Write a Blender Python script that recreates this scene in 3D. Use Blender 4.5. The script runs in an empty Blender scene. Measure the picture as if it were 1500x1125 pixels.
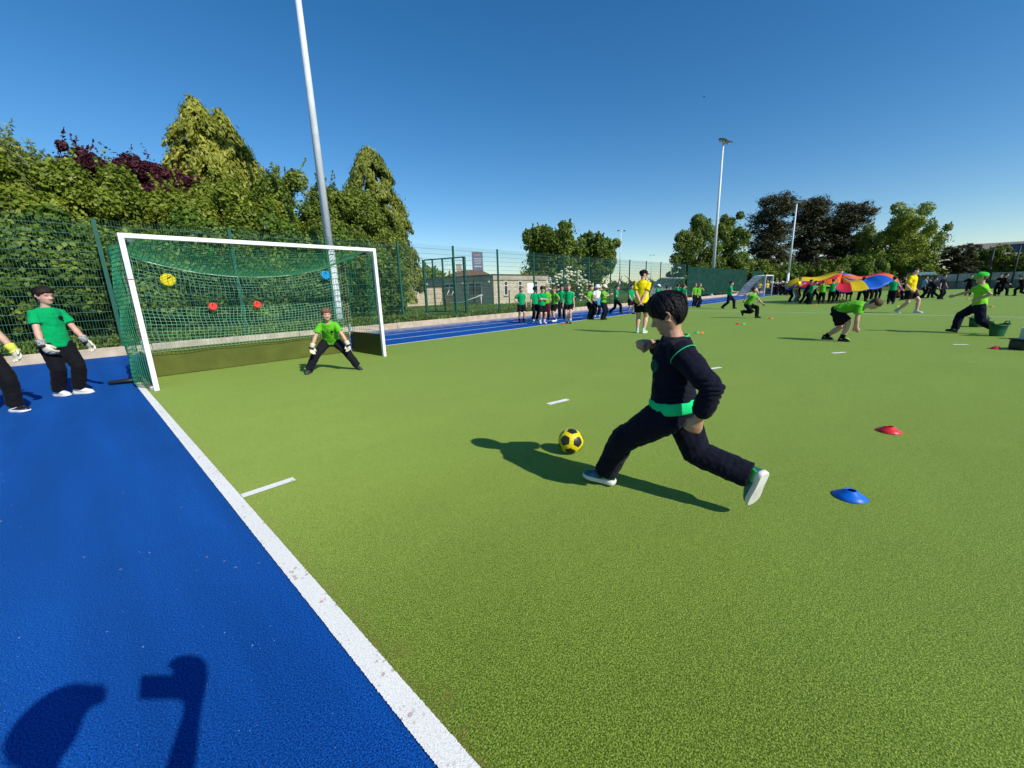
import bpy, bmesh, math, random
import numpy as np
from mathutils import Vector, Matrix, Quaternion, noise
SC = bpy.context.scene
COL = SC.collection
R = math.radians
random.seed(7)
np.random.seed(7)
V = Vector

# ------------------------------------------------------------------ camera
# world: X runs along the goal line (to the right), Y away from the pitch through the goal, Z up; metres
CAM_F, CAM_YAW, CAM_PITCH, CAM_ROLL, CAM_H = 584.07, 0.7528, 0.2275, -0.0305, 1.2625   # focal length in px of a 1500 px frame
fw = V((math.cos(CAM_YAW)*math.cos(CAM_PITCH), math.sin(CAM_YAW)*math.cos(CAM_PITCH), -math.sin(CAM_PITCH)))
_r0 = V((math.sin(CAM_YAW), -math.cos(CAM_YAW), 0)); _u0 = _r0.cross(fw)
rt = _r0*math.cos(CAM_ROLL) + _u0*math.sin(CAM_ROLL)
up = rt.cross(fw)
CAM = V((0, 0, CAM_H))
cd = bpy.data.cameras.new('camera'); cam = bpy.data.objects.new('camera', cd); COL.objects.link(cam)
cd.sensor_width = 36; cd.lens = CAM_F/1500*36; cd.clip_start = 0.05; cd.clip_end = 2000
m = Matrix((( rt.x, up.x, -fw.x, CAM.x), (rt.y, up.y, -fw.y, CAM.y), (rt.z, up.z, -fw.z, CAM.z), (0, 0, 0, 1)))
cam.matrix_world = m
SC.camera = cam

def ray(px, py): return fw + rt*((px-750)/CAM_F) - up*((py-562.5)/CAM_F)
def G(px, py, z=0.0):          # the ground point seen at a photo pixel
    d = ray(px, py); return CAM + d*((z-CAM_H)/d.z)
def AT(px, py, D): return CAM + ray(px, py)*D
def OX(px, py, X):
    d = ray(px, py); return CAM + d*(X/d.x)
def OY(px, py, Y):
    d = ray(px, py); return CAM + d*(Y/d.y)

# ------------------------------------------------------------------ light
SUN_EL = R(37.5)
world = bpy.data.worlds.new('World'); SC.world = world; world.use_nodes = True
nt = world.node_tree; nt.nodes.clear()
sky = nt.nodes.new('ShaderNodeTexSky'); sky.sky_type = 'NISHITA'; sky.sun_disc = False
sky.sun_elevation = SUN_EL; sky.sun_rotation = R(180); sky.altitude = 0; sky.air_density = 1.0; sky.dust_density = 0.12; sky.ozone_density = 3.0
bg = nt.nodes.new('ShaderNodeBackground'); bg.inputs[1].default_value = 0.105
wo = nt.nodes.new('ShaderNodeOutputWorld')
hs_ = nt.nodes.new('ShaderNodeHueSaturation'); hs_.inputs['Saturation'].default_value = 1.33; hs_.inputs['Value'].default_value = 1.25
nt.links.new(sky.outputs[0], hs_.inputs['Color']); nt.links.new(hs_.outputs[0], bg.inputs[0]); nt.links.new(bg.outputs[0], wo.inputs[0])
sl = bpy.data.lights.new('sun', 'SUN'); sl.energy = 5.0; sl.angle = R(0.5); sl.color = (1.0, 0.955, 0.88)
so = bpy.data.objects.new('sun', sl); COL.objects.link(so); so.location = (0, -40, 40)
so.rotation_euler = V((0, math.cos(SUN_EL), -math.sin(SUN_EL))).to_track_quat('-Z', 'Y').to_euler()
SC.view_settings.view_transform = 'Standard'; SC.view_settings.look = 'None'
SC.view_settings.exposure = 0.0; SC.view_settings.gamma = 1.0
SC.cycles.max_bounces = 6; SC.cycles.transparent_max_bounces = 12

# ------------------------------------------------------------------ materials
MATS = {}
def lk(nt, a, b): nt.links.new(a, b)
def mat(name, col, rough=0.6, spec=0.3, metal=0.0, var=0.0, vscale=8.0, bump=0.0, bscale=60.0, bdist=0.01, sheen=0.0, coords='Object', trans=None):
    if name in MATS: return MATS[name]
    m = bpy.data.materials.new(name); m.use_nodes = True; nt = m.node_tree
    p = nt.nodes['Principled BSDF']
    p.inputs['Base Color'].default_value = (*col, 1); p.inputs['Roughness'].default_value = rough
    p.inputs['Specular IOR Level'].default_value = spec; p.inputs['Metallic'].default_value = metal
    if sheen: p.inputs['Sheen Weight'].default_value = sheen; p.inputs['Sheen Roughness'].default_value = 0.5
    tc = nt.nodes.new('ShaderNodeTexCoord')
    if var > 0:
        n = nt.nodes.new('ShaderNodeTexNoise'); n.inputs['Scale'].default_value = vscale; n.inputs['Detail'].default_value = 5
        lk(nt, tc.outputs[coords], n.inputs['Vector'])
        r = nt.nodes.new('ShaderNodeValToRGB')
        r.color_ramp.elements[0].position = 0.3; r.color_ramp.elements[1].position = 0.7
        r.color_ramp.elements[0].color = (*[c*(1-var) for c in col], 1)
        r.color_ramp.elements[1].color = (*[min(1, c*(1+var)) for c in col], 1)
        lk(nt, n.outputs['Fac'], r.inputs[0]); lk(nt, r.outputs[0], p.inputs['Base Color'])
    if bump > 0:
        n = nt.nodes.new('ShaderNodeTexNoise'); n.inputs['Scale'].default_value = bscale; n.inputs['Detail'].default_value = 3
        lk(nt, tc.outputs[coords], n.inputs['Vector'])
        b = nt.nodes.new('ShaderNodeBump'); b.inputs['Strength'].default_value = bump; b.inputs['Distance'].default_value = bdist
        lk(nt, n.outputs['Fac'], b.inputs['Height']); lk(nt, b.outputs[0], p.inputs['Normal'])
    MATS[name] = m
    return m

def nn(nt, kind, **kw):
    n = nt.nodes.new(kind)
    for k, v in kw.items():
        if k in n.inputs: n.inputs[k].default_value = v
        else: setattr(n, k, v)
    return n

def turf(name, dark, mid, light, speck=None, wear=None, fleck=None, sheen_col=None, sand_y=None, sheen=0.25, spec=0.1, fscale=205.0, dirt_x=None, bump=0.8):
    """artificial turf: short fibres as fine speckle and bump, broad mottling, optional litter flecks"""
    m = bpy.data.materials.new(name); m.use_nodes = True; nt = m.node_tree; p = nt.nodes['Principled BSDF']
    tc = nn(nt, 'ShaderNodeTexCoord')
    fine = nn(nt, 'ShaderNodeTexNoise', Scale=fscale, Detail=3.0, Roughness=0.62)
    lk(nt, tc.outputs['Object'], fine.inputs['Vector'])
    ramp = nn(nt, 'ShaderNodeValToRGB'); cr = ramp.color_ramp
    cr.elements[0].position = 0.36; cr.elements[0].color = (*dark, 1)
    cr.elements[1].position = 0.66; cr.elements[1].color = (*light, 1)
    e = cr.elements.new(0.5); e.color = (*mid, 1)
    lk(nt, fine.outputs['Fac'], ramp.inputs[0])
    broad = nn(nt, 'ShaderNodeTexNoise', Scale=0.9, Detail=6.0, Roughness=0.6, Distortion=0.6)
    lk(nt, tc.outputs['Object'], broad.inputs['Vector'])
    br = nn(nt, 'ShaderNodeMapRange'); br.inputs['From Min'].default_value = 0.3; br.inputs['From Max'].default_value = 0.7
    br.inputs['To Min'].default_value = 0.93; br.inputs['To Max'].default_value = 1.06
    lk(nt, broad.outputs['Fac'], br.inputs['Value'])
    mul = nn(nt, 'ShaderNodeMix', data_type='RGBA', blend_type='MULTIPLY'); mul.inputs['Factor'].default_value = 1.0
    lk(nt, ramp.outputs[0], mul.inputs['A']); lk(nt, br.outputs[0], mul.inputs['B'])
    out = mul.outputs['Result']
    if wear:       # brushed streaks in one direction
        mp = nn(nt, 'ShaderNodeMapping'); mp.inputs['Scale'].default_value = wear[0]; mp.inputs['Rotation'].default_value = (0, 0, wear[2])
        lk(nt, tc.outputs['Object'], mp.inputs['Vector'])
        wn = nn(nt, 'ShaderNodeTexNoise', Scale=1.0, Detail=4.0); lk(nt, mp.outputs[0], wn.inputs['Vector'])
        wr = nn(nt, 'ShaderNodeMapRange'); wr.inputs['From Min'].default_value = 0.35; wr.inputs['From Max'].default_value = 0.65
        wr.inputs['To Min'].default_value = 1-wear[1]; wr.inputs['To Max'].default_value = 1+wear[1]
        lk(nt, wn.outputs['Fac'], wr.inputs['Value'])
        m2 = nn(nt, 'ShaderNodeMix', data_type='RGBA', blend_type='MULTIPLY'); m2.inputs['Factor'].default_value = 1.0
        lk(nt, out, m2.inputs['A']); lk(nt, wr.outputs[0], m2.inputs['B']); out = m2.outputs['Result']
    for (col, scale, thr, str_) in (fleck or []):
        vn = nn(nt, 'ShaderNodeTexVoronoi', Scale=scale); lk(nt, tc.outputs['Object'], vn.inputs['Vector'])
        nz = nn(nt, 'ShaderNodeTexNoise', Scale=scale*0.23, Detail=2.0); lk(nt, tc.outputs['Object'], nz.inputs['Vector'])
        a = nn(nt, 'ShaderNodeMath', operation='LESS_THAN'); a.inputs[1].default_value = thr; lk(nt, vn.outputs['Distance'], a.inputs[0])
        b = nn(nt, 'ShaderNodeMath', operation='GREATER_THAN'); b.inputs[1].default_value = 0.58; lk(nt, nz.outputs['Fac'], b.inputs[0])
        c = nn(nt, 'ShaderNodeMath', operation='MULTIPLY'); lk(nt, a.outputs[0], c.inputs[0]); lk(nt, b.outputs[0], c.inputs[1])
        d = nn(nt, 'ShaderNodeMath', operation='MULTIPLY'); d.inputs[1].default_value = str_; lk(nt, c.outputs[0], d.inputs[0])
        mx = nn(nt, 'ShaderNodeMix', data_type='RGBA'); lk(nt, d.outputs[0], mx.inputs['Factor']); lk(nt, out, mx.inputs['A']); mx.inputs['B'].default_value = (*col, 1)
        out = mx.outputs['Result']
    if sand_y:     # sand and grit swept against the timber edging
        sx = nn(nt, 'ShaderNodeSeparateXYZ'); lk(nt, tc.outputs['Object'], sx.inputs[0])
        mr = nn(nt, 'ShaderNodeMapRange'); mr.inputs['From Min'].default_value = sand_y[0]; mr.inputs['From Max'].default_value = sand_y[1]
        mr.inputs['To Min'].default_value = -0.25; mr.inputs['To Max'].default_value = 0.30; lk(nt, sx.outputs['Y'], mr.inputs['Value'])
        mrx = nn(nt, 'ShaderNodeMapRange'); mrx.inputs['From Min'].default_value = 1.5; mrx.inputs['From Max'].default_value = 4.5
        mrx.inputs['To Min'].default_value = -0.6; mrx.inputs['To Max'].default_value = 0.0; lk(nt, sx.outputs['X'], mrx.inputs['Value'])
        sn = nn(nt, 'ShaderNodeTexNoise', Scale=3.5, Detail=9.0, Roughness=0.75); lk(nt, tc.outputs['Object'], sn.inputs['Vector'])
        ad = nn(nt, 'ShaderNodeMath', operation='ADD'); lk(nt, sn.outputs['Fac'], ad.inputs[0]); lk(nt, mr.outputs[0], ad.inputs[1])
        ad2 = nn(nt, 'ShaderNodeMath', operation='ADD'); lk(nt, ad.outputs[0], ad2.inputs[0]); lk(nt, mrx.outputs[0], ad2.inputs[1])
        st = nn(nt, 'ShaderNodeMapRange'); st.inputs['From Min'].default_value = 0.5; st.inputs['From Max'].default_value = 0.72
        st.inputs['To Max'].default_value = 0.75; lk(nt, ad2.outputs[0], st.inputs['Value'])
        mx = nn(nt, 'ShaderNodeMix', data_type='RGBA'); lk(nt, st.outputs[0], mx.inputs['Factor']); lk(nt, out, mx.inputs['A']); mx.inputs['B'].default_value = (0.42, 0.38, 0.33, 1)
        out = mx.outputs['Result']
    if dirt_x:     # brown dirt caught along the sideline
        sx = nn(nt, 'ShaderNodeSeparateXYZ'); lk(nt, tc.outputs['Object'], sx.inputs[0])
        mr = nn(nt, 'ShaderNodeMapRange'); mr.inputs['From Min'].default_value = dirt_x[0]; mr.inputs['From Max'].default_value = dirt_x[1]
        mr.inputs['To Min'].default_value = 0.22; mr.inputs['To Max'].default_value = -0.12; lk(nt, sx.outputs['X'], mr.inputs['Value'])
        sn = nn(nt, 'ShaderNodeTexNoise', Scale=11.0, Detail=8.0, Roughness=0.7); lk(nt, tc.outputs['Object'], sn.inputs['Vector'])
        ad = nn(nt, 'ShaderNodeMath', operation='ADD'); lk(nt, sn.outputs['Fac'], ad.inputs[0]); lk(nt, mr.outputs[0], ad.inputs[1])
        st = nn(nt, 'ShaderNodeMapRange'); st.inputs['From Min'].default_value = 0.56; st.inputs['From Max'].default_value = 0.82; st.inputs['To Max'].default_value = 0.6; lk(nt, ad.outputs[0], st.inputs['Value'])
        mx = nn(nt, 'ShaderNodeMix', data_type='RGBA'); lk(nt, st.outputs[0], mx.inputs['Factor']); lk(nt, out, mx.inputs['A']); mx.inputs['B'].default_value = (0.17, 0.105, 0.035, 1)
        out = mx.outputs['Result']
    lk(nt, out, p.inputs['Base Color'])
    p.inputs['Roughness'].default_value = 0.75; p.inputs['Specular IOR Level'].default_value = spec
    p.inputs['Sheen Weight'].default_value = sheen; p.inputs['Sheen Roughness'].default_value = 0.45
    if sheen_col: p.inputs['Sheen Tint'].default_value = (*sheen_col, 1)
    bn = nn(nt, 'ShaderNodeTexNoise', Scale=230.0, Detail=2.0); lk(nt, tc.outputs['Object'], bn.inputs['Vector'])
    b = nn(nt, 'ShaderNodeBump'); b.inputs['Strength'].default_value = bump; b.inputs['Distance'].default_value = 0.006
    lk(nt, bn.outputs['Fac'], b.inputs['Height']); lk(nt, b.outputs[0], p.inputs['Normal'])
    return m

def leafmat(name, dark, mid, light, trans=0.3, rough=0.5, spec=0.25):
    m = bpy.data.materials.new(name); m.use_nodes = True; nt = m.node_tree; p = nt.nodes['Principled BSDF']
    g = nn(nt, 'ShaderNodeNewGeometry'); r = nn(nt, 'ShaderNodeValToRGB'); cr = r.color_ramp
    cr.elements[0].position = 0.0; cr.elements[0].color = (*dark, 1)
    cr.elements[1].position = 1.0; cr.elements[1].color = (*light, 1)
    e = cr.elements.new(0.55); e.color = (*mid, 1)
    tc = nn(nt, 'ShaderNodeTexCoord'); n = nn(nt, 'ShaderNodeTexNoise', Scale=0.9, Detail=3.0); lk(nt, tc.outputs['Object'], n.inputs['Vector'])
    a = nn(nt, 'ShaderNodeMath', operation='MULTIPLY_ADD'); a.inputs[1].default_value = 0.5; lk(nt, g.outputs['Random Per Island'], a.inputs[0])
    s = nn(nt, 'ShaderNodeMapRange'); s.inputs['From Min'].default_value = 0.3; s.inputs['From Max'].default_value = 0.7; s.inputs['To Min'].default_value = 0.0; s.inputs['To Max'].default_value = 0.55
    lk(nt, n.outputs['Fac'], s.inputs['Value']); lk(nt, s.outputs[0], a.inputs[2]); lk(nt, a.outputs[0], r.inputs[0])
    lk(nt, r.outputs[0], p.inputs['Base Color']); p.inputs['Roughness'].default_value = rough; p.inputs['Specular IOR Level'].default_value = spec
    t = nn(nt, 'ShaderNodeBsdfTranslucent'); lk(nt, r.outputs[0], t.inputs['Color'])
    mx = nn(nt, 'ShaderNodeMixShader'); mx.inputs[0].default_value = trans
    lk(nt, p.outputs[0], mx.inputs[1]); lk(nt, t.outputs[0], mx.inputs[2]); lk(nt, mx.outputs[0], nt.nodes['Material Output'].inputs[0])
    return m

# ------------------------------------------------------------------ mesh helpers
class MB:
    """collects vertices and faces for one mesh"""
    def __init__(s): s.v = []; s.f = []; s.mi = []; s.sm = []
    def add(s, vs, fs, mi=0, smooth=False):
        o = len(s.v); s.v += [tuple(x) for x in vs]
        for f in fs: s.f.append(tuple(i+o for i in f)); s.mi.append(mi); s.sm.append(smooth)
    def box(s, a, b, mi=0, M=None):
        x0, y0, z0 = a; x1, y1, z1 = b
        vs = [V(c) for c in ((x0,y0,z0),(x1,y0,z0),(x1,y1,z0),(x0,y1,z0),(x0,y0,z1),(x1,y0,z1),(x1,y1,z1),(x0,y1,z1))]
        if M is not None: vs = [M @ v for v in vs]
        s.add(vs, [(0,3,2,1),(4,5,6,7),(0,1,5,4),(1,2,6,5),(2,3,7,6),(3,0,4,7)], mi)
    def bar(s, a, b, w, h=None, mi=0, upv=None):
        a = V(a); b = V(b); h = h or w; d = (b-a).normalized(); u = V(upv) if upv else (V((0,0,1)) if abs(d.z) < .9 else V((1,0,0)))
        x = d.cross(u).normalized()*(w/2); y = x.cross(d).normalized()*(h/2)
        vs = [a-x-y, a+x-y, a+x+y, a-x+y, b-x-y, b+x-y, b+x+y, b-x+y]
        s.add(vs, [(0,3,2,1),(4,5,6,7),(0,1,5,4),(1,2,6,5),(2,3,7,6),(3,0,4,7)], mi)
    def tube(s, pts, rad, n=10, mi=0, smooth=True):
        s.loft([V(p) for p in pts], [(r, r) for r in (rad if isinstance(rad, (list, tuple)) else [rad]*len(pts))], n, mi=mi, smooth=smooth)
    def loft(s, pts, rad, n=14, side=None, mi=0, smooth=True, sides=None):
        """elliptic rings through pts; rad = (along side, along front)"""
        k = len(pts); rings = []
        t0 = (pts[1]-pts[0]).normalized()
        sd = V(side) if side is not None else (V((0,1,0)) if abs(t0.y) < .8 else V((1,0,0)))
        for i in range(k):
            t = (pts[min(i+1,k-1)]-pts[max(i-1,0)])
            t = t.normalized() if t.length > 1e-9 else t0
            if sides is not None: sd = V(sides[i])
            sd = (sd - t*sd.dot(t)).normalized(); fr = sd.cross(t)
            a, b = rad[i]
            rings.append([pts[i] + sd*(a*math.cos(q)) + fr*(b*math.sin(q)) for q in [2*math.pi*j/n for j in range(n)]])
        vs = [v for r in rings for v in r]; fs = []
        for i in range(k-1):
            for j in range(n):
                j2 = (j+1) % n; fs.append((i*n+j, i*n+j2, (i+1)*n+j2, (i+1)*n+j))
        fs.append(tuple(range(n-1, -1, -1))); fs.append(tuple((k-1)*n+j for j in range(n)))
        s.add(vs, fs, mi, smooth)
    def ball(s, c, r, n=12, mi=0, M=None):
        c = V(c); rr = r if isinstance(r, (tuple, list)) else (r, r, r); vs = []; fs = []
        for i in range(1, n):
            th = math.pi*i/n
            for j in range(2*n):
                ph = math.pi*j/n; q = V((rr[0]*math.sin(th)*math.cos(ph), rr[1]*math.sin(th)*math.sin(ph), rr[2]*math.cos(th)))
                vs.append((M @ q if M is not None else q) + c)
        for i in range(n-2):
            for j in range(2*n):
                j2 = (j+1) % (2*n); fs.append((i*2*n+j, (i+1)*2*n+j, (i+1)*2*n+j2, i*2*n+j2))
        a = len(vs)
        for sg in (1, -1):
            q = V((0, 0, rr[2]*sg)); vs.append((M @ q if M is not None else q) + c)
        for j in range(2*n):
            j2 = (j+1) % (2*n); fs.append((a, j, j2)); fs.append((a+1, (n-2)*2*n+j2, (n-2)*2*n+j))
        s.add(vs, fs, mi, True)
    def lathe(s, prof, n=32, c=(0,0,0), mi=0, smooth=True):
        vs = []; fs = []; k = len(prof)
        for (r, z) in prof:
            for j in range(n): a = 2*math.pi*j/n; vs.append((c[0]+r*math.cos(a), c[1]+r*math.sin(a), c[2]+z))
        for i in range(k-1):
            for j in range(n):
                j2 = (j+1) % n; fs.append((i*n+j, i*n+j2, (i+1)*n+j2, (i+1)*n+j))
        s.add(vs, fs, mi, smooth)
    def mesh(s, name):
        me = bpy.data.meshes.new(name); me.from_pydata(s.v, [], s.f); me.update()
        me.polygons.foreach_set('material_index', s.mi); me.polygons.foreach_set('use_smooth', s.sm)
        return me
    def build(s, name, mats, parent=None):
        return link(name, s.mesh(name), mats, parent)

def link(name, me, mats, parent=None):
    o = bpy.data.objects.new(name, me); COL.objects.link(o)
    for mm in (mats if isinstance(mats, (list, tuple)) else [mats]): me.materials.append(mm)
    if parent is not None: o.parent = parent
    return o
def tag(o, label=None, cat=None, group=None, kind=None):
    if label: o['label'] = label
    if cat: o['category'] = cat
    if group: o['group'] = group
    if kind: o['kind'] = kind
    return o
def empty(name, loc, label, cat, group=None, rz=0):
    o = bpy.data.objects.new(name, None); COL.objects.link(o); o.location = loc; o.rotation_euler = (0, 0, rz)
    o.empty_display_size = 0.2
    return tag(o, label, cat, group)
def copy_tree(o, parent=None):
    c = o.copy(); COL.objects.link(c)
    if parent is not None: c.parent = parent
    for ch in o.children: copy_tree(ch, c)
    return c
def bevel(o, w=0.01, seg=2):
    md = o.modifiers.new('bevel', 'BEVEL'); md.width = w; md.segments = seg; md.limit_method = 'ANGLE'; md.angle_limit = R(40)
    return o
def prisms(P, Q, rad, name, mats, parent=None):
    """many thin square wires from P[i] to Q[i] as ONE mesh"""
    P = np.asarray(P, float); Q = np.asarray(Q, float); k = len(P); d = Q-P; d /= np.linalg.norm(d, axis=1)[:, None]
    ref = np.where(np.abs(d[:, 2:3]) < .9, np.array([[0, 0, 1.]]), np.array([[1., 0, 0]]))
    x = np.cross(d, ref); x /= np.linalg.norm(x, axis=1)[:, None]; y = np.cross(x, d)
    rad = np.broadcast_to(np.asarray(rad, float).reshape(-1, 1), (k, 1)); x = x*rad; y = y*rad
    vs = np.stack([P-x-y, P+x-y, P+x+y, P-x+y, Q-x-y, Q+x-y, Q+x+y, Q-x+y], 1).reshape(-1, 3)
    f = np.array([(0,1,5,4),(1,2,6,5),(2,3,7,6),(3,0,4,7)]); fs = (f[None]+8*np.arange(k)[:, None, None]).reshape(-1, 4)
    return quads(name, vs, fs, mats, parent)
def quads(name, vs, fs, mats, parent=None, smooth=False):
    me = bpy.data.meshes.new(name); nv = len(vs); nf = len(fs)
    me.vertices.add(nv); me.vertices.foreach_set('co', np.ascontiguousarray(vs, np.float32).ravel())
    me.loops.add(nf*4); me.loops.foreach_set('vertex_index', np.ascontiguousarray(fs, np.int32).ravel())
    me.polygons.add(nf); me.polygons.foreach_set('loop_start', np.arange(0, nf*4, 4, dtype=np.int32))
    if smooth: me.polygons.foreach_set('use_smooth', np.ones(nf, bool))
    me.update(); me.validate()
    return link(name, me, mats, parent)
def sheet(name, pts, z, mats, label=None):
    me = bpy.data.meshes.new(name); me.from_pydata([(x, y, z) for x, y in pts], [], [tuple(range(len(pts)))]); me.update()
    o = link(name, me, mats); o['kind'] = 'structure'
    return o

# ------------------------------------------------------------------ the setting
SX_ = 0.48
M_turf = turf('green_turf', (0.012, 0.030, 0.0005), (0.104, 0.172, 0.010), (0.33, 0.42, 0.068), wear=((0.5, 2.4, 1), 0.035, R(20)),
              fleck=[((0.62, 0.68, 0.45), 26.0, 0.05, 0.8), ((0.16, 0.09, 0.03), 18.0, 0.05, 0.5)], sheen_col=(0.72, 0.95, 0.25), sheen=0.50, dirt_x=(SX_, SX_+0.22))
M_blue = turf('blue_turf', (0.001, 0.014, 0.105), (0.003, 0.060, 0.29), (0.012, 0.145, 0.53), wear=((3.2, 0.30, 1), 0.16, R(-6)),
              fleck=[((0.55, 0.62, 0.75), 15.0, 0.045, 0.55), ((0.35, 0.27, 0.24), 11.0, 0.07, 0.5), ((0.45, 0.58, 0.80), 40.0, 0.07, 0.5)], sheen_col=(0.1, 0.4, 1.0), sheen=0.12, spec=0.03, sand_y=(11.0, 13.9))
M_line = turf('white_turf', (0.66, 0.645, 0.58), (0.83, 0.815, 0.745), (0.93, 0.915, 0.86), fleck=[((0.36, 0.15, 0.10), 30.0, 0.26, 0.55), ((0.52, 0.43, 0.33), 42.0, 0.24, 0.35), ((0.45, 0.30, 0.22), 60.0, 0.3, 0.4)], spec=0.05, sheen=0.1, bump=0.4)
M_grass = mat('rough_grass', (0.085, 0.135, 0.022), 0.9, 0.1, var=0.45, vscale=5, bump=0.8, bscale=40, bdist=0.04)
KY = 13.9      # timber edging
GY = 9.34      # goal-side edge of the green pitch
SX = 0.48      # left sideline of the green pitch
FX = 70.0      # far end
sheet('ground', [(-300, -300), (500, -300), (500, 400), (-300, 400)], -0.06, M_grass)
sheet('blue_surround', [(-30, -60), (SX+0.02, -60), (SX+0.02, GY), (FX, GY), (FX, KY), (-30, KY)], 0.0, M_blue)
sheet('pitch', [(SX-0.03, -60), (FX, -60), (FX, GY+0.03), (SX-0.03, GY+0.03)], 0.004, M_turf)
sheet('verge', [(-60, KY+0.02), (300, KY+0.02), (300, 90), (-60, 90)], 0.20, M_grass)
def line(a, b, w, z=0.009, name='line_marking'):
    a = V((*a, 0)); b = V((*b, 0)); n = (b-a).normalized().cross(V((0, 0, 1)))*(w/2)
    return sheet(name, [(a-n)[:2], (a+n)[:2], (b+n)[:2], (b-n)[:2]], z, M_line)
def fuzzy_line(x, y0, y1, w, z, name):
    """a near turf line whose fibres fray over the colours on either side"""
    rr = random.Random(5); L = []; Rr = []; y = y0
    while y < y1:
        L.append((x-w/2+rr.uniform(-.0018, .0012), y)); Rr.append((x+w/2+rr.uniform(-.0012, .0018), y)); y += 0.0025+0.002*max(0, y)
    k = len(L); vs = np.array([(a, b, z) for a, b in L]+[(a, b, z) for a, b in Rr]); fs = [(i, k+i, k+i+1, i+1) for i in range(k-1)]
    o = quads(name, vs, np.array(fs), M_line); o['kind'] = 'structure'; return o
line((SX, -40), (SX, -0.5), 0.076, name='sideline_marking'); fuzzy_line(SX, -0.5, GY+0.03, 0.076, 0.009, 'sideline_marking')
line((SX+0.04, GY), (FX, GY), 0.075, 0.0085, name='goal_line_marking')
line((SX+0.042, 2.95), (0.845, 2.95), 0.070, name='tick_marking')
for a, b in (((803, 593), (832, 586)), ((1040, 541), (1056, 538.8)), ((1219, 518), (1238, 516.6)), ((1396, 505.3), (1418, 505.3))):
    p, q = G(*a), G(*b); line(p[:2], q[:2], 0.075, name='dash_marking')
line((22.45, 9.30), (21.17, 2.07), 0.075, name='pitch_line_marking'); line((21.17, 2.07), (19.0, -8.0), 0.075, 0.0095, name='pitch_line_marking')
line((37.9, 9.30), (37.5, -30), 0.075, name='pitch_line_marking')
for y in (10.55, 11.85): line((4.9, y), (FX, y), 0.055, 0.005, name='lane_marking')

# timber edging: concrete-pale boards butted end to end
M_board = mat('weathered_board', (0.46, 0.38, 0.28), 0.85, 0.15, var=0.22, vscale=3.5, bump=0.25, bscale=30)
x = -6.0; k = 0
edg = empty('timber_edging', (0, KY, 0), 'long pale timber board edging between the blue track and the grass verge', 'edging')
while x < 69:
    L = 3.6 if x < 30 else 6.0
    mb = MB(); mb.box((x+0.004, -0.06, -0.03), (x+L-0.004, 0.03+0.004*(k % 2), 0.215+0.008*(k % 3)))
    b = mb.build('board', M_board, edg); bevel(b, 0.012); x += L; k += 1

# ------------------------------------------------------------------ hockey goal
M_white = mat('white_paint', (0.82, 0.82, 0.80), 0.35, 0.4, var=0.05, vscale=6)
M_galv = mat('galvanised_steel', (0.66, 0.70, 0.71), 0.5, 0.35, metal=0.0, var=0.08, vscale=5)
M_alu = mat('grey_aluminium', (0.38, 0.40, 0.42), 0.4, 0.5, metal=0.4)
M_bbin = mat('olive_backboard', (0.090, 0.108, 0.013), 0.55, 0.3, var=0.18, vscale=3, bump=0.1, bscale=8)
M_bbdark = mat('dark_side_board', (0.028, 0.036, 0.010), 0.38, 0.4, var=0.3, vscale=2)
M_net = mat('green_net', (0.035, 0.24, 0.115), 0.7, 0.2)
M_netl = mat('pale_net_cord', (0.17, 0.43, 0.26), 0.7, 0.2)
M_red = mat('dark_red_paint', (0.16, 0.018, 0.014), 0.5, 0.3, var=0.2)
M_black = mat('black_plastic', (0.016, 0.016, 0.018), 0.45, 0.4)
GX0, GX1, GYF, GYB, GH = 0.58, 4.34, 7.70, 9.05, 2.19
goal = empty('hockey_goal', (GX0, GYF, 0), 'white framed hockey goal with green net and olive backboards', 'goal')
inv = V((GX0, GYF, 0))
def gb(name, fn, m_, bv=0, par=None):
    mb = MB(); fn(mb); mb.v = [tuple(V(v)-inv) for v in mb.v] if (par or goal) is goal or True else mb.v
    o = mb.build(name, m_, par or goal)
    if bv: bevel(o, bv)
    return o
pw, pd = 0.062, 0.075
gb('post', lambda b: b.box((GX0, GYF, 0), (GX0+pw, GYF+pd, GH-pw)), M_white, 0.006)
gb('post', lambda b: b.box((GX1-pw, GYF, 0), (GX1, GYF+pd, GH-pw)), M_white, 0.006)
gb('crossbar', lambda b: b.box((GX0, GYF, GH-pw), (GX1, GYF+pd, GH)), M_white, 0.006)
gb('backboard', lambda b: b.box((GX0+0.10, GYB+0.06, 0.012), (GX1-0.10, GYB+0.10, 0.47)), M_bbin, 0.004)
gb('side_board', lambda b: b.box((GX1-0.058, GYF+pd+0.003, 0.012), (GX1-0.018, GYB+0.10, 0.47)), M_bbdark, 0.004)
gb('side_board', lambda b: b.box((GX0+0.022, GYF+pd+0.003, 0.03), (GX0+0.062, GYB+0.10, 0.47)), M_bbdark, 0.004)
gb('bottom_rail', lambda b: b.box((GX0-0.035, GYF+pd, 0.005), (GX0+0.020, GYB+0.14, 0.06)), M_alu, 0.005)
gb('bottom_rail', lambda b: b.box((GX1-0.016, GYF+pd, 0.005), (GX1+0.035, GYB+0.14, 0.06)), M_alu, 0.005)
gb('bottom_rail', lambda b: b.box((GX0+0.02, GYB+0.104, 0.005), (GX1-0.016, GYB+0.15, 0.05)), M_alu, 0.005)
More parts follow.
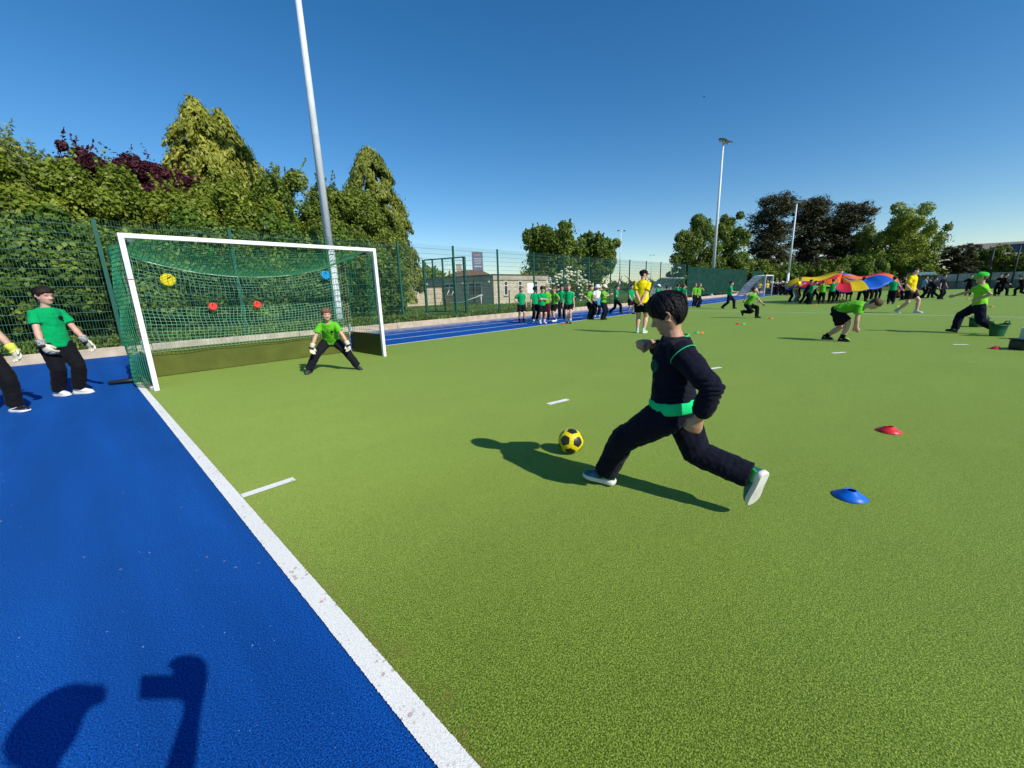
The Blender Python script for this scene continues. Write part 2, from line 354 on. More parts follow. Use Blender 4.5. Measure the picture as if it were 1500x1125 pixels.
for gx in (GX0+0.10, GX1-0.10):
    gb('rear_upright', lambda b: b.bar((gx, GYB, 0.47), (gx, GYB, 0.66), 0.045), M_alu)
    gb('rear_upright', lambda b: b.bar((gx-0.01, GYB, 0.66), (gx-0.02, GYB-0.02, 2.10), 0.04), M_red, 0.004)
    gb('top_side_rail', lambda b: b.bar((gx+0.02, GYF+pd+0.14, 2.115), (gx-0.02, GYB, 2.10), 0.038), M_red, 0.004)
    gb('bracket', lambda b: b.bar((gx+0.02, GYF+pd, 2.115), (gx+0.02, GYF+pd+0.14, 2.115), 0.045), M_white)
gb('wheel_lever', lambda b: (b.loft([V((GX0-0.04, GYB-0.25, 0.045)), V((GX0-0.20, GYB-0.20, 0.05)), V((GX0-0.40, GYB-0.12, 0.04)), V((GX0-0.43, GYB-0.11, 0.04))], [(0.05, 0.035), (0.06, 0.035), (0.045, 0.03), (0.02, 0.015)], 12)), M_black)
gb('sticker', lambda b: b.box((GX0+0.002, GYF-0.002, 1.60), (GX0+pw-0.002, GYF, 1.83)), mat('pale_sticker', (0.62, 0.63, 0.72), 0.5))
gb('sticker', lambda b: b.box((GX0+0.002, GYF-0.003, 1.575), (GX0+pw-0.002, GYF, 1.59)), mat('red_sticker', (0.6, 0.06, 0.05), 0.5))

def rope_z(x):                      # the rear top rope sags between the corners
    u = (x-GX0)/(GX1-GX0); return 2.08 - 0.40*(1-(2*u-1)**2)**0.9
def net_surface(fn, nu, nv, cellu, cellv, r, name, m_, sub=1):
    """square mesh cords on a surface fn(u, v); nu/nv = samples along a cord"""
    P = []; Q = []
    for k in range(cellu+1):
        pts = [fn(k/cellu, j/nv) for j in range(nv+1)]; P += pts[:-1]; Q += pts[1:]
    for k in range(cellv+1):
        pts = [fn(j/nu, k/cellv) for j in range(nu+1)]; P += pts[:-1]; Q += pts[1:]
    o = prisms(np.array([tuple(V(p)-inv) for p in P]), np.array([tuple(V(p)-inv) for p in Q]), r, name, m_, goal)
    return o
def wob(x, y): return 0.012*math.sin(7.3*x+2.1*y)+0.009*math.sin(13.1*y-4.0*x)
XL, XR = GX0+0.06, GX1-0.06
def f_back(u, v):
    x = XL+(XR-XL)*u; zt = rope_z(x); z = 0.44+(zt-0.44)*v
    return (x+wob(v*3, u*3)*0.8, GYB-0.03-0.05*math.sin(math.pi*v)+wob(u*4, v*3), z)
net_surface(f_back, 40, 26, 58, 26, 0.0026, 'back_net', M_netl)
def f_roof(u, v):
    x = XL+(XR-XL)*u; zt = rope_z(x); s = v
    return (x+wob(u*5, v*2), GYF+pd+(GYB-0.03-GYF-pd)*s, (GH-0.03)*(1-s)+zt*s - 0.10*math.sin(math.pi*s)*(1-(2*u-1)**4))
net_surface(f_roof, 40, 14, 58, 28, 0.0025, 'roof_net', M_net)
def f_left(u, v):
    y = GYF+pd+(GYB-GYF-pd)*u; z = 0.10+(2.07-0.10)*v
    return (GX0+0.03-0.17*math.sin(math.pi*min(1, u*1.02))*(0.75+0.25*math.sin(3*v+1)) - 0.025*abs(math.sin(9*v+3*u)), y, z - 0.05*math.sin(math.pi*u)*(1-v))
net_surface(f_left, 14, 30, 26, 34, 0.0032, 'side_net', M_net)
def f_right(u, v):
    y = GYF+pd+(GYB-GYF-pd)*u; z = 0.45+(2.07-0.45)*v
    return (GX1-0.04+0.10*math.sin(math.pi*u), y, z)
net_surface(f_right, 14, 26, 16, 20, 0.0022, 'side_net', M_net)
P = [f_back(j/60, 1.0) for j in range(61)]
prisms(np.array([tuple(V(a)-inv) for a in P[:-1]]), np.array([tuple(V(a)-inv) for a in P[1:]]), 0.008, 'net_rope', mat('pale_rope', (0.42, 0.58, 0.42), 0.8), goal)
# hanging target discs
def disc(px, py, col, cn, lab, nearY=GYB-0.20, rad=0.102):
    c = OY(px, py, nearY); o = empty('target_disc', c, lab, 'target disc', 'target discs hanging in the goal net')
    mb = MB(); mb.lathe([(0.0, -0.006), (rad-0.01, -0.006), (rad, -0.002), (rad, 0.004), (rad-0.012, 0.012), (rad-0.03, 0.008), (0.0, 0.008)], 36)
    mb.v = [(v[0], -v[2], v[1]) for v in mb.v]
    mb.build('disc_plate', mat('disc_'+cn, col, 0.4, 0.4), o)
    mb = MB(); mb.bar((-0.01, -0.016, 0.02), (0.05 if cn == 'yellow' else 0.004, -0.016, 0.06 if cn == 'yellow' else rad+.03), 0.014, 0.008)
    mb.build('hanging_strap', M_black, o)
disc(246, 410, (0.85, 0.68, 0.005), 'yellow', 'yellow round target disc hanging in the goal net')
disc(312, 449, (0.70, 0.045, 0.035), 'red', 'red target disc in the goal net, the one nearer the yellow disc', rad=0.068)
disc(377, 446, (0.70, 0.045, 0.035), 'red', 'red target disc in the goal net, nearer the middle fence post', rad=0.066)
disc(477, 403, (0.01, 0.36, 0.80), 'blue', 'blue target disc hanging at the right of the goal net', rad=0.092)

# ------------------------------------------------------------------ fence, gate, floodlights
M_fence = mat('dark_green_fence_paint', (0.008, 0.085, 0.058), 0.5, 0.35, var=0.15)
M_wire = mat('green_fence_wire', (0.055, 0.165, 0.120), 0.5, 0.35)
M_wind = mat('green_windbreak', (0.008, 0.042, 0.028), 0.8, 0.1, var=0.35, vscale=1.8)
FY = 14.1
def bay_mesh(parent, a, b, z0, z1, off, vs=0.05, r=0.0020, hs=0.2):
    a = V(a); b = V(b); L = (b-a).length; d = (b-a)/L; P = []; Q = []; rr = []
    nv = max(2, int(L/vs))
    for i in range(1, nv):
        p = a+d*(L*i/nv)-off; P.append((p.x, p.y, z0)); Q.append((p.x, p.y, z1)); rr.append(r)
    nrm = V((-d.y, d.x, 0))*0.008
    z = z0+0.03
    while z < z1:
        for s in (-1, 1):
            p = a+d*0.03+nrm*s-off; q = b-d*0.03+nrm*s-off; P.append((p.x, p.y, z)); Q.append((q.x, q.y, z)); rr.append(r*1.9)
        z += hs
    return prisms(P, Q, rr, 'mesh_panel', M_wire, parent)
fence = empty('mesh_fence', (0.70, FY, 0.2), 'tall dark green welded mesh fence along the verge behind the goal and track', 'fence')
fo = V((0.70, FY, 0.0)); fo2 = V((0.70, FY, 0.2))
xs = [0.70+2.72*i for i in range(-3, 15)]
for i, x in enumerate(xs):
    mb = MB(); mb.box((x-0.04, FY-0.03, 0.12), (x+0.04, FY+0.03, 3.24)); mb.box((x-0.045, FY-0.035, 3.24), (x+0.045, FY+0.035, 3.255))
    mb.v = [tuple(V(v)-fo2) for v in mb.v]; mb.build('post', M_fence, fence)
    if i < len(xs)-1:
        o = bay_mesh(fence, (x+0.045, FY-0.045, 0), (xs[i+1]-0.045, FY-0.045, 0), 0.05, 3.03, V((0.70, FY, 0)))
# far run with dark windbreak sheeting
wf = empty('windbreak_fence', (39.5, FY, 0.2), 'tall fence with dark green windbreak sheeting beside the far track', 'fence')
xw = [39.5+3.0*i for i in range(0, 11)]
for i, x in enumerate(xw):
    mb = MB(); mb.box((x-0.04-39.5, -0.03, -0.1), (x+0.04-39.5, 0.03, 3.0)); mb.build('post', M_fence, wf)
    if i < len(xw)-1 and i != 7:
        mb = MB(); n = 10
        for j in range(n):
            a = x-39.5+0.05+2.9*j/n; b = x-39.5+0.05+2.9*(j+1)/n; dz = 0.03*math.sin(j*1.3+i)
            ya = -0.05+0.02*math.sin(j*2.1+i); yb = -0.05+0.02*math.sin((j+1)*2.1+i)
            mb.add([(a, ya, 0.25+dz), (b, yb, 0.25+dz), (b, yb, 2.85), (a, ya, 2.85), (a, ya+.008, 0.25+dz), (b, yb+.008, 0.25+dz), (b, yb+.008, 2.85), (a, ya+.008, 2.85)], [(0,1,2,3),(7,6,5,4),(3,2,6,7),(1,0,4,5)])
        mb.build('windbreak_sheet', M_wind, wf)
# gate enclosure standing back from the fence
g0 = G(684, 461, .2); g1 = G(626, 461, .2); g0.z = g1.z = 0.2
gate = empty('mesh_gate', g0, 'dark green metal mesh gate with slim uprights standing behind the fence', 'gate')
dv = g1-g0
for i, t in enumerate((0, .27, .52, .77, 1.0)):
    w = 0.11 if t in (0, 1.0) else 0.06
    mb = MB(); p = dv*t; mb.box((p.x-w/2, p.y-w/2, -0.1 if t in (0, 1) else 0.14), (p.x+w/2, p.y+w/2, 2.80)); mb.build('gate_post' if t in (0, 1.0) else 'gate_upright', M_fence, gate)
mb = MB(); mb.bar(V((0, 0, 2.78))+dv*.03, dv*.97+V((0, 0, 2.78)), 0.05, 0.06); mb.build('top_rail', M_fence, gate)
mb = MB(); mb.bar(V((0, 0, .17))+dv*.03, dv*.97+V((0, 0, .17)), 0.05, 0.06); mb.build('bottom_rail', M_fence, gate)
bay_mesh(gate, g0+dv*.03, g1-dv*.03, 0.02, 2.55, g0+V((0, 0, 0)), vs=0.1).location.z = 0.18
# signs
def board(name, c, w, h, rz, mats, label, cat, t=0.02, strips=()):
    o = empty(name, c, label, cat, rz=rz); mb = MB(); mb.box((-w/2, -t/2, -h/2), (w/2, t/2, h/2)); b = mb.build('sign_panel', mats, o); bevel(b, 0.008)
    for (z, ww, hh, m2) in strips:
        mb = MB(); mb.box((-ww/2, -t/2-0.004, z-hh/2), (ww/2, -t/2-0.001, z+hh/2)); mb.build('printed_band', m2, o)
    return o
M_sg = mat('grey_sign', (0.10, 0.115, 0.15), 0.5, 0.3, var=0.15, vscale=4); M_sw = mat('white_sign', (0.80, 0.80, 0.78), 0.5, 0.3)
M_sl = mat('pale_grey_print', (0.34, 0.36, 0.42), 0.6); M_sr = mat('reddish_print', (0.30, 0.15, 0.16), 0.6)
c = OY(699.5, 383, FY-0.075); board('notice_sign', c, 0.60, 0.82, R(-6), M_sg, 'grey notice sign fixed high on the mesh fence by the gate', 'sign', strips=((0.28, 0.34, 0.06, M_sr), (0.12, 0.44, 0.03, M_sl), (0.05, 0.42, 0.025, M_sl), (-0.02, 0.45, 0.025, M_sl), (-0.10, 0.36, 0.025, M_sl), (-0.22, 0.42, 0.05, M_sl)))
c = OY(777, 422, FY-0.075); board('notice_board', c, 0.50, 0.50, 0, M_sw, 'plain white board low on the mesh fence behind the waiting children', 'sign', strips=((0.12, 0.36, 0.03, mat('faint_grey_print', (0.55, 0.57, 0.6), 0.6)), (0.02, 0.36, 0.03, mat('faint_grey_print', (0.55, 0.57, 0.6), 0.6))))

def mast(x, y, h, r0, label, lamps=4, full=True, yaw=-60):
    o = empty('floodlight_mast', (x, y, 0.2), label, 'floodlight', 'galvanised floodlight masts')
    mb = MB(); mb.tube([(0, 0, -0.3), (0, 0, 2.6)], [r0, r0*.93], 16); mb.tube([(0, 0, 2.6), (0, 0, 2.64)], [r0*.99, r0*.99], 16); mb.tube([(0, 0, 2.62), (0, 0, h)], [r0*.86, r0*.42], 16)
    mb.build('pole', M_galv, o)
    mb = MB(); mb.box((-r0*.55, -r0*1.02, 0.7), (r0*.55, -r0*.90, 1.35)); mb.build('access_door', M_galv, o)
    mb = MB(); mb.box((-0.26, -0.26, 0), (0.26, 0.26, 0.03)); mb.build('base_plate', M_galv, o)
    A = R(yaw); cx, sx = math.cos(A), math.sin(A)
    mb = MB(); mb.bar((-0.85*sx, 0.85*cx, h), (0.85*sx, -0.85*cx, h), 0.09); mb.bar((0, 0, h-0.1), (0.25*cx, 0.25*sx, h+0.02), 0.08); mb.build('crossarm', M_galv, o)
    for i in range(lamps):
        s = -0.72+1.44*i/max(1, lamps-1); q = V((s*-sx, s*cx, h+0.05)) + V((cx, sx, 0))*0.22
        Mx = Matrix.Translation(q) @ Matrix.Rotation(A + (0.5-i/max(1, lamps-1))*0.9, 4, 'Z') @ Matrix.Rotation(R(14), 4, 'Y')
        mb = MB(); mb.box((-0.24, -0.21, -0.03), (0.28, 0.21, 0.09), M=Mx); mb.box((-0.34, -0.11, -0.02), (-0.242, 0.11, 0.07), M=Mx)
        mb.build('lamp_head', mat('floodlight_housing', (0.075, 0.085, 0.095), 0.4, 0.5, metal=0.3), o)
        mb = MB(); mb.box((-0.20, -0.18, -0.036), (0.25, 0.18, -0.031), M=Mx); mb.build('lamp_glass', mat('lamp_glass', (0.35, 0.38, 0.40), 0.15, 0.6), o)
    return o
mast(6.40, 14.45, 13.4, 0.160, 'thick grey floodlight mast rising behind the hockey goal', yaw=-90)
mast(47.6, 14.35, 15.1, 0.19, 'tall grey floodlight mast beside the far track with lamp heads in view', yaw=-100)
q = AT(1153.5, 412, 64); mast(q.x, q.y, 13.3, 0.20, 'grey floodlight mast in front of the dark cypress trees', yaw=-120)
q = AT(907.5, 415, 88); mast(q.x, q.y, 13.0, 0.16, 'slim distant floodlight mast behind the fence right of the spreading tree', lamps=2, yaw=-120)
q = AT(953, 415, 150); mast(q.x, q.y, 12.6, 0.16, 'smallest and farthest floodlight mast above the coach in yellow', lamps=2, yaw=-120)
# ------------------------------------------------------------------ buildings
def brickmat(name, c1, c2, mortar, scale):
    m = bpy.data.materials.new(name); m.use_nodes = True; nt = m.node_tree; p = nt.nodes['Principled BSDF']
    tc = nn(nt, 'ShaderNodeTexCoord'); sx = nn(nt, 'ShaderNodeSeparateXYZ'); lk(nt, tc.outputs['Object'], sx.inputs[0])
    ad = nn(nt, 'ShaderNodeMath', operation='ADD'); lk(nt, sx.outputs['X'], ad.inputs[0]); lk(nt, sx.outputs['Y'], ad.inputs[1])
    cx = nn(nt, 'ShaderNodeCombineXYZ'); lk(nt, ad.outputs[0], cx.inputs['X']); lk(nt, sx.outputs['Z'], cx.inputs['Y'])
    b = nn(nt, 'ShaderNodeTexBrick', Scale=scale); lk(nt, cx.outputs[0], b.inputs['Vector'])
    b.inputs['Color1'].default_value = (*c1, 1); b.inputs['Color2'].default_value = (*c2, 1); b.inputs['Mortar'].default_value = (*mortar, 1)
    b.inputs['Mortar Size'].default_value = 0.02; b.inputs['Brick Width'].default_value = 0.45; b.inputs['Row Height'].default_value = 0.20; b.inputs['Bias'].default_value = 0.0
    n = nn(nt, 'ShaderNodeTexNoise', Scale=1.6, Detail=5.0); lk(nt, tc.outputs['Object'], n.inputs['Vector'])
    mr = nn(nt, 'ShaderNodeMapRange'); mr.inputs['To Min'].default_value = 0.75; mr.inputs['To Max'].default_value = 1.2; lk(nt, n.outputs['Fac'], mr.inputs['Value'])
    mx = nn(nt, 'ShaderNodeMix', data_type='RGBA', blend_type='MULTIPLY'); mx.inputs['Factor'].default_value = 1.0
    lk(nt, b.outputs['Color'], mx.inputs['A']); lk(nt, mr.outputs[0], mx.inputs['B']); lk(nt, mx.outputs['Result'], p.inputs['Base Color'])
    p.inputs['Roughness'].default_value = 0.9
    return m
M_brick = brickmat('cream_brick', (0.62, 0.52, 0.36), (0.50, 0.41, 0.28), (0.38, 0.33, 0.25), 1.0)
M_conc = mat('stained_concrete', (0.38, 0.33, 0.255), 0.85, 0.2, var=0.25, vscale=1.6)
M_felt = mat('roof_felt', (0.05, 0.05, 0.05), 0.9, 0.2, var=0.2)
M_glass = mat('window_glass', (0.035, 0.045, 0.055), 0.08, 0.6)
M_upvc = mat('white_window_frame', (0.78, 0.78, 0.77), 0.35, 0.4)
bx, by = 25.46, 25.72
bld = empty('school_building', (bx, by, 0.2), 'low flat-roofed cream brick building beyond the mesh fence', 'building')
H = 2.55
mb = MB(); mb.box((0, 0, -0.3), (7.6, 9.6, H-0.45)); mb.box((-5.4, 7.2, -0.3), (-0.003, 14.5, H-0.75)); mb.build('wall', M_brick, bld)
mb = MB(); mb.box((-0.10, -0.10, H-0.447), (7.7, 9.7, H-0.02)); mb.build('fascia', M_conc, bld)
mb = MB(); mb.box((-0.16, -0.16, H-0.017), (7.76, 9.76, H+0.06)); mb.build('roof', M_felt, bld)
mb = MB(); mb.box((-5.6, 7.0, H-0.747), (-0.004, 14.6, H-0.60)); mb.build('roof', M_felt, bld)
mb = MB(); mb.box((7.63, 0.5, -0.3), (14, 6, H-0.95)); mb.build('wall', M_conc, bld)
def window(face, a0, a1, z0, z1, parts, tilt=None):
    """face 'x': on the -X wall, 'y': on the -Y wall; a0..a1 along it"""
    def bx3(mb, u0, u1, w0, w1, d0, d1):
        if face == 'y': mb.box((u0, -d1, w0), (u1, -d0, w1))
        else: mb.box((-d1, u0, w0), (-d0, u1, w1))
    mb = MB(); t = 0.055
    bx3(mb, a0, a1, z0, z0+t, 0.004, 0.05); bx3(mb, a0, a1, z1-t, z1, 0.004, 0.05)
    for q in [a0]+[a0+(a1-a0)*f-t/2 for f in parts]+[a1-t]: bx3(mb, q, q+t, z0+t, z1-t, 0.004, 0.05)
    zz = z0+(z1-z0)*0.66; bx3(mb, a0+t, a1-t, zz, zz+t, 0.006, 0.048)
    w = mb.build('window', M_upvc, bld)
    mb = MB(); bx3(mb, a0+t*.5, a1-t*.5, z0+t*.5, z1-t*.5, 0.010, 0.02); mb.build('pane', M_glass, w)
    mb = MB(); bx3(mb, a0-0.08, a1+0.08, z0-0.09, z0-0.003, 0.003, 0.12); mb.build('sill', M_conc, w)
    if tilt is not None:
        mb = MB(); u = tilt
        mb.bar((-0.05, u, zz), (-0.42, u, z0+0.1), 0.05); mb.bar((-0.05, u+0.75, zz), (-0.42, u+0.75, z0+0.1), 0.05); mb.bar((-0.42, u, z0+0.1), (-0.42, u+0.75, z0+0.1), 0.05); mb.bar((-0.05, u, zz), (-0.05, u+0.75, zz), 0.05)
        s = mb.build('open_sash', M_upvc, w)
window('x', 1.5, 3.3, 0.85, 2.02, (0.5,)); window('x', 5.2, 7.0, 0.85, 2.02, (0.5,), tilt=5.3)
window('y', 1.3, 1.78, 0.75, 2.02, ()); window('y', 3.25, 3.75, 0.75, 2.02, ()); window('y', 5.6, 6.1, 0.75, 2.02, ())
for q in (2.6, 8.4):
    mb = MB(); mb.tube([(-0.05, q, 0.0), (-0.05, q, H-0.45)], 0.04, 10); mb.build('downpipe', M_black, bld)
mb = MB(); mb.tube([(1.95, -0.06, 0.0), (1.95, -0.06, 1.2)], 0.035, 10); mb.build('downpipe', M_black, bld)
for zq in (0.35, 3.9):
    mb = MB(); mb.box((-0.22, zq, H-0.62), (-0.10, zq+0.18, H-0.50)); mb.build('security_light', M_upvc, bld)
hr = empty('handrail', (bx-0.9, by+0.6, 0.2), 'pale sloping handrail in front of the brick building', 'handrail')
mb = MB(); mb.tube([(0, 4.6, 0.18), (0, 4.5, 0.20), (0, 2.6, 0.24), (0, 0.0, 0.86)], 0.045, 10); mb.build('rail', M_white, hr)
for y, z in ((4.6, .2), (2.6, .24), (0.1, .84)):
    mb = MB(); mb.tube([(0, y, -0.05), (0, y, z)], 0.03, 8); mb.build('rail_post', M_white, hr)
for i, (px, lb) in enumerate(((790.4, 'slim pale pole at the end of the brick building, left of its pair'), (796.3, 'white pole between two others at the end of the brick building'), (801.6, 'white pole nearest the flowering bush by the brick building'))):
    b = G(px, 440, .2); o = empty('pole', (b.x, b.y, .2), lb, 'pole', 'poles by the brick building')
    mb = MB(); mb.tube([(0, 0, -.1), (0, 0, 2.7-0.1*i)], 0.06, 10); mb.build('pole_shaft', M_galv if i == 0 else M_white, o); mb = MB(); mb.ball((0, 0, 2.7-0.1*i), .065, 6); mb.build('pole_cap', M_white, o)
# house roof far behind
h = AT(690, 430, 62); hs = empty('house', (h.x, h.y, 0.0), 'brown tiled hipped house roof showing behind the flat-roofed building', 'house', rz=R(40))
M_tile = mat('brown_roof_tiles', (0.17, 0.105, 0.065), 0.85, 0.2, var=0.3, vscale=2.5, bump=0.4, bscale=12)
mb = MB(); mb.box((-4.6, -5.2, 0), (4.6, 5.2, 2.7)); mb.build('wall', M_brick, hs)
mb = MB(); mb.add([(-5, -5.6, 2.7), (5, -5.6, 2.7), (5, 5.6, 2.7), (-5, 5.6, 2.7), (0, -1.6, 4.7), (0, 1.6, 4.7)], [(0,1,4), (1,2,5,4), (2,3,5), (3,0,4,5), (3,2,1,0)]); rf = mb.build('roof', M_tile, hs)
mb = MB(); mb.box((-.35, 1.3, 4.0), (.35, 2.0, 5.5)); mb.box((-.42, 1.23, 5.5), (.42, 2.07, 5.6)); mb.build('chimney', M_brick, rf)
# arched shelter
M_poly = mat('clear_polycarbonate', (0.30, 0.34, 0.34), 0.25, 0.5)
dg = empty('team_shelter', (34.9, 14.75, 0.2), 'arched team shelter with curved ribs and a clear roof beyond the fence', 'shelter')
def arch(y, mb, r=0.05):
    mb.tube([(y, 0.75-1.5*math.sin(t*math.pi/2*1.0)*0.9+0.55, 1.95*math.cos(t*math.pi/2)**0.0*0+0.1+1.75*math.sin(math.pi/2*(1-t))) if False else (y, 1.0-1.35*t, 0.05+1.78*math.cos(math.pi/2*(1-t)**1.5*1.0)) for t in [i/8 for i in range(9)]], r, 8)
for i in range(6):
    mb = MB(); arch(i*1.0, mb); mb.build('rib', M_galv, dg)
mb = MB(); P = [(1.03-1.35*t, 0.05+1.80*math.cos(math.pi/2*(1-t)**1.5)) for t in [i/10 for i in range(11)]]
for i in range(10):
    (y0, z0), (y1, z1) = P[i], P[i+1]; mb.add([(0, y0, z0), (5, y0, z0), (5, y1, z1), (0, y1, z1), (0, y0+.012, z0+.004), (5, y0+.012, z0+.004), (5, y1+.012, z1+.004), (0, y1+.012, z1+.004)], [(0,1,2,3), (7,6,5,4)])
mb.build('roof_panel', M_poly, dg)
mb = MB(); mb.box((0.1, 0.35, 0.40), (4.9, 0.70, 0.45)); mb.build('bench', M_wind, dg)
mb = MB(); mb.bar((0, -0.35, 1.83), (5, -0.35, 1.83), 0.05); mb.build('front_rail', M_galv, dg)
# far end barrier with pale cladding, scoreboard hut and tall net posts
fb = empty('barrier_fence', (FX, -3.0, 0), 'long grey panelled barrier across the far end of the pitch', 'barrier')
M_clad = mat('grey_cladding', (0.30, 0.31, 0.32), 0.7, 0.3, var=0.25, vscale=0.9); M_clad2 = mat('dark_grey_cladding', (0.10, 0.115, 0.13), 0.7, 0.3, var=0.35, vscale=1.1)
M_dkpost = mat('dark_post', (0.02, 0.03, 0.03), 0.6)
for i in range(16):
    y = -i*2.5; mb = MB()
    for j in range(10): mb.box((0.0+0.03*(j % 2), y-2.44+j*0.244+.002, 0.95), (0.08+0.03*(j % 2), y-2.44+(j+1)*0.244-.002, 1.72+0.02*math.sin(i)))
    mb.build('upper_panel', M_clad, fb)
    mb = MB(); mb.box((0.0, y-2.44, 0.06), (0.06, y-.03, 0.94)); mb.build('lower_panel', M_clad2, fb)
    mb = MB(); mb.box((-0.07, y-0.045, 0), (0.07, y+0.045, 1.9)); mb.build('post', M_dkpost, fb)
mb = MB(); mb.box((-0.12, -41, 0), (-0.08, 0, 0.16)); mb.build('kick_board', M_clad2, fb)
for y, lb in ((-7.75, 'tall dark net post at the far end, left of the pair at the right edge'), (-9.55, 'tall dark net post at the far right edge')):
    o = empty('net_post', (FX-0.3, y, 0), lb, 'post', 'tall net posts at the far end'); mb = MB(); mb.tube([(0, 0, 0), (0, 0, 4.4)], 0.075, 8); mb.build('shaft', M_dkpost, o); mb = MB(); mb.box((-.12, -.12, 0), (.12, .12, .06)); mb.build('foot', M_dkpost, o)
hut = empty('scoreboard_hut', (FX-1.5, -2.6, 0), 'dark hut with a pale board on top at the far end of the pitch', 'hut')
mb = MB(); mb.box((-0.6, -1.1, 0), (0.6, 1.1, 1.55)); mb.build('wall', M_clad2, hut); mb = MB(); mb.box((-0.7, -1.2, 1.553), (0.7, 1.2, 1.63)); mb.build('roof', M_felt, hut)
mb = MB(); mb.box((-0.62, -0.95, 1.75), (-0.55, 0.55, 2.05)); mb.box((-0.56, -0.7, 1.63), (-0.5, -0.6, 1.76)); mb.box((-0.56, 0.2, 1.63), (-0.5, 0.3, 1.76)); mb.build('score_panel', M_sw, hut)
q = AT(1490, 425, 112); hb = empty('hall', (q.x, q.y, 0), 'large building with a long grey-brown roof beyond the far trees', 'building', rz=R(-78))
M_slate = mat('grey_brown_roof', (0.20, 0.17, 0.16), 0.85, 0.2, var=0.12, vscale=0.5); M_hw = mat('dark_hall_wall', (0.13, 0.125, 0.13), 0.8, var=0.2, vscale=.3)
mb = MB(); mb.box((-11, -6, 0), (30, 6, 7.0)); mb.build('wall', M_hw, hb)
mb = MB(); mb.add([(-11.5, -6.5, 7.003), (30, -6.5, 7.003), (30, 0, 10.6), (-11.5, 0, 10.6), (-11.5, 6.5, 7.003), (30, 6.5, 7.003)], [(0,1,2,3), (3,2,5,4), (0,3,4), (1,5,2), (4,5,1,0)]); rf = mb.build('roof', M_slate, hb)
mb = MB(); mb.box((-1.2, -6.2, 7.6), (9, -2, 13.0)); mb.add([(-1.2, -6.3, 13.003), (9, -6.3, 13.003), (9, -4.1, 14.6), (-1.2, -4.1, 14.6), (9, -2, 13.003), (-1.2, -2, 13.003)], [(0,1,2,3), (3,2,4,5), (0,3,5), (1,4,2)]); mb.build('gable_block', M_hw, hb)

# ------------------------------------------------------------------ far goal
fg = empty('football_goal', (49.6, 9.75, 0), 'white football goal standing on the far track edge', 'goal')
for dx in (0, 3.6):
    mb = MB(); mb.box((dx-.05, -.05, 0), (dx+.05, .05, 2.09)); mb.build('post', M_white, fg)
    mb = MB(); mb.tube([(dx, .05, 2.14), (dx, 1.0, 2.12), (dx, 1.9, 1.2), (dx, 2.6, 0.05)], 0.032, 8); mb.build('stanchion', M_white, fg)
    mb = MB(); mb.tube([(dx, .05, .05), (dx, 2.6, .05)], 0.035, 8); mb.build('ground_bar', M_white, fg)
mb = MB(); mb.box((-.05, -.05, 2.093), (3.65, .05, 2.19)); mb.build('crossbar', M_white, fg)
mb = MB(); mb.tube([(0, 2.6, .05), (3.6, 2.6, .05)], 0.035, 8); mb.build('back_bar', M_white, fg)
P = []; Q = []
prof = [V((0, .05, 2.14)), V((0, 1.0, 2.12)), V((0, 1.9, 1.2)), V((0, 2.6, 0.05))]
for k in range(31):
    x = 3.6*k/30
    for a, b in zip(prof[:-1], prof[1:]): P.append((x, a.y, a.z)); Q.append((x, b.y, b.z))
for a, b in zip(prof[:-1], prof[1:]):
    for k in range(10): c = a.lerp(b, k/10); P.append((0, c.y, c.z)); Q.append((3.6, c.y, c.z))
for x in (0, 3.6):
    for k in range(1, 20):
        y = 2.6*k/20; z = 2.12 if y < 1 else (2.12-(y-1)/.9*.92 if y < 1.9 else 1.2-(y-1.9)/.7*1.15); P.append((x, y, .05)); Q.append((x, y, z))
    for k in range(1, 16):
        z = 2.1*k/16; y = 2.6-(z-.05)/1.15*.7 if z < 1.2 else 1.9-(z-1.2)/.92*.9; P.append((x, .05, z)); Q.append((x, max(.1, y), z))
prisms(P, Q, 0.007, 'net', mat('white_net', (0.62, 0.64, 0.64), 0.7), fg)

# ------------------------------------------------------------------ vegetation
def rnd_unit(n):
    d = np.random.normal(size=(n, 3)); return d/np.linalg.norm(d, axis=1)[:, None]
def leaves(C, N, L, Wd, name, mats, parent, jitter=0.5, droop=None):
    """leaf-shaped quads at C, facing roughly N"""
    n = len(C); nr = N + jitter*np.random.normal(size=(n, 3)); nr /= np.linalg.norm(nr, axis=1)[:, None]
    t = np.random.normal(size=(n, 3))
    if droop is not None: t = 0.45*t + np.array(droop)[None]*1.0 if np.ndim(droop) == 1 else 0.35*t+droop
    t -= nr*np.sum(t*nr, 1)[:, None]; t /= np.linalg.norm(t, axis=1)[:, None]+1e-9; b = np.cross(nr, t)
    s = np.random.uniform(0.65, 1.25, (n, 1)); l = L*s; w = Wd*s
    k = 0.18*l*nr
    v = np.stack([C-t*l*.5-k*.4, C+b*w*.5, C+t*l*.5-k*.4, C-b*w*.5], 1).reshape(-1, 3)
    f = np.arange(4*n).reshape(-1, 4)
    return quads(name, v, f, mats, parent)
def clumps_on(ell, k, rmin, rmax, zbias=0.0):
    """small clumps scattered over ellipsoids (cx,cy,cz,rx,ry,rz)"""
    out = []
    vol = np.array([e[3]*e[4]+e[3]*e[5]+e[4]*e[5] for e in ell]); vol = vol/vol.sum()
    for e, p in zip(ell, vol):
        m_ = max(3, int(k*p)); d = rnd_unit(m_); d[:, 2] = np.where(d[:, 2] < -.5, -d[:, 2], d[:, 2])
        r = np.random.uniform(0.62, 1.0, (m_, 1)); c = np.array(e[:3])+d*np.array(e[3:])*r
        sz = np.random.uniform(rmin, rmax, m_)*min(e[3], e[4], e[5])
        for q, s in zip(c, sz): out.append((*q, s))
    return np.array(out)
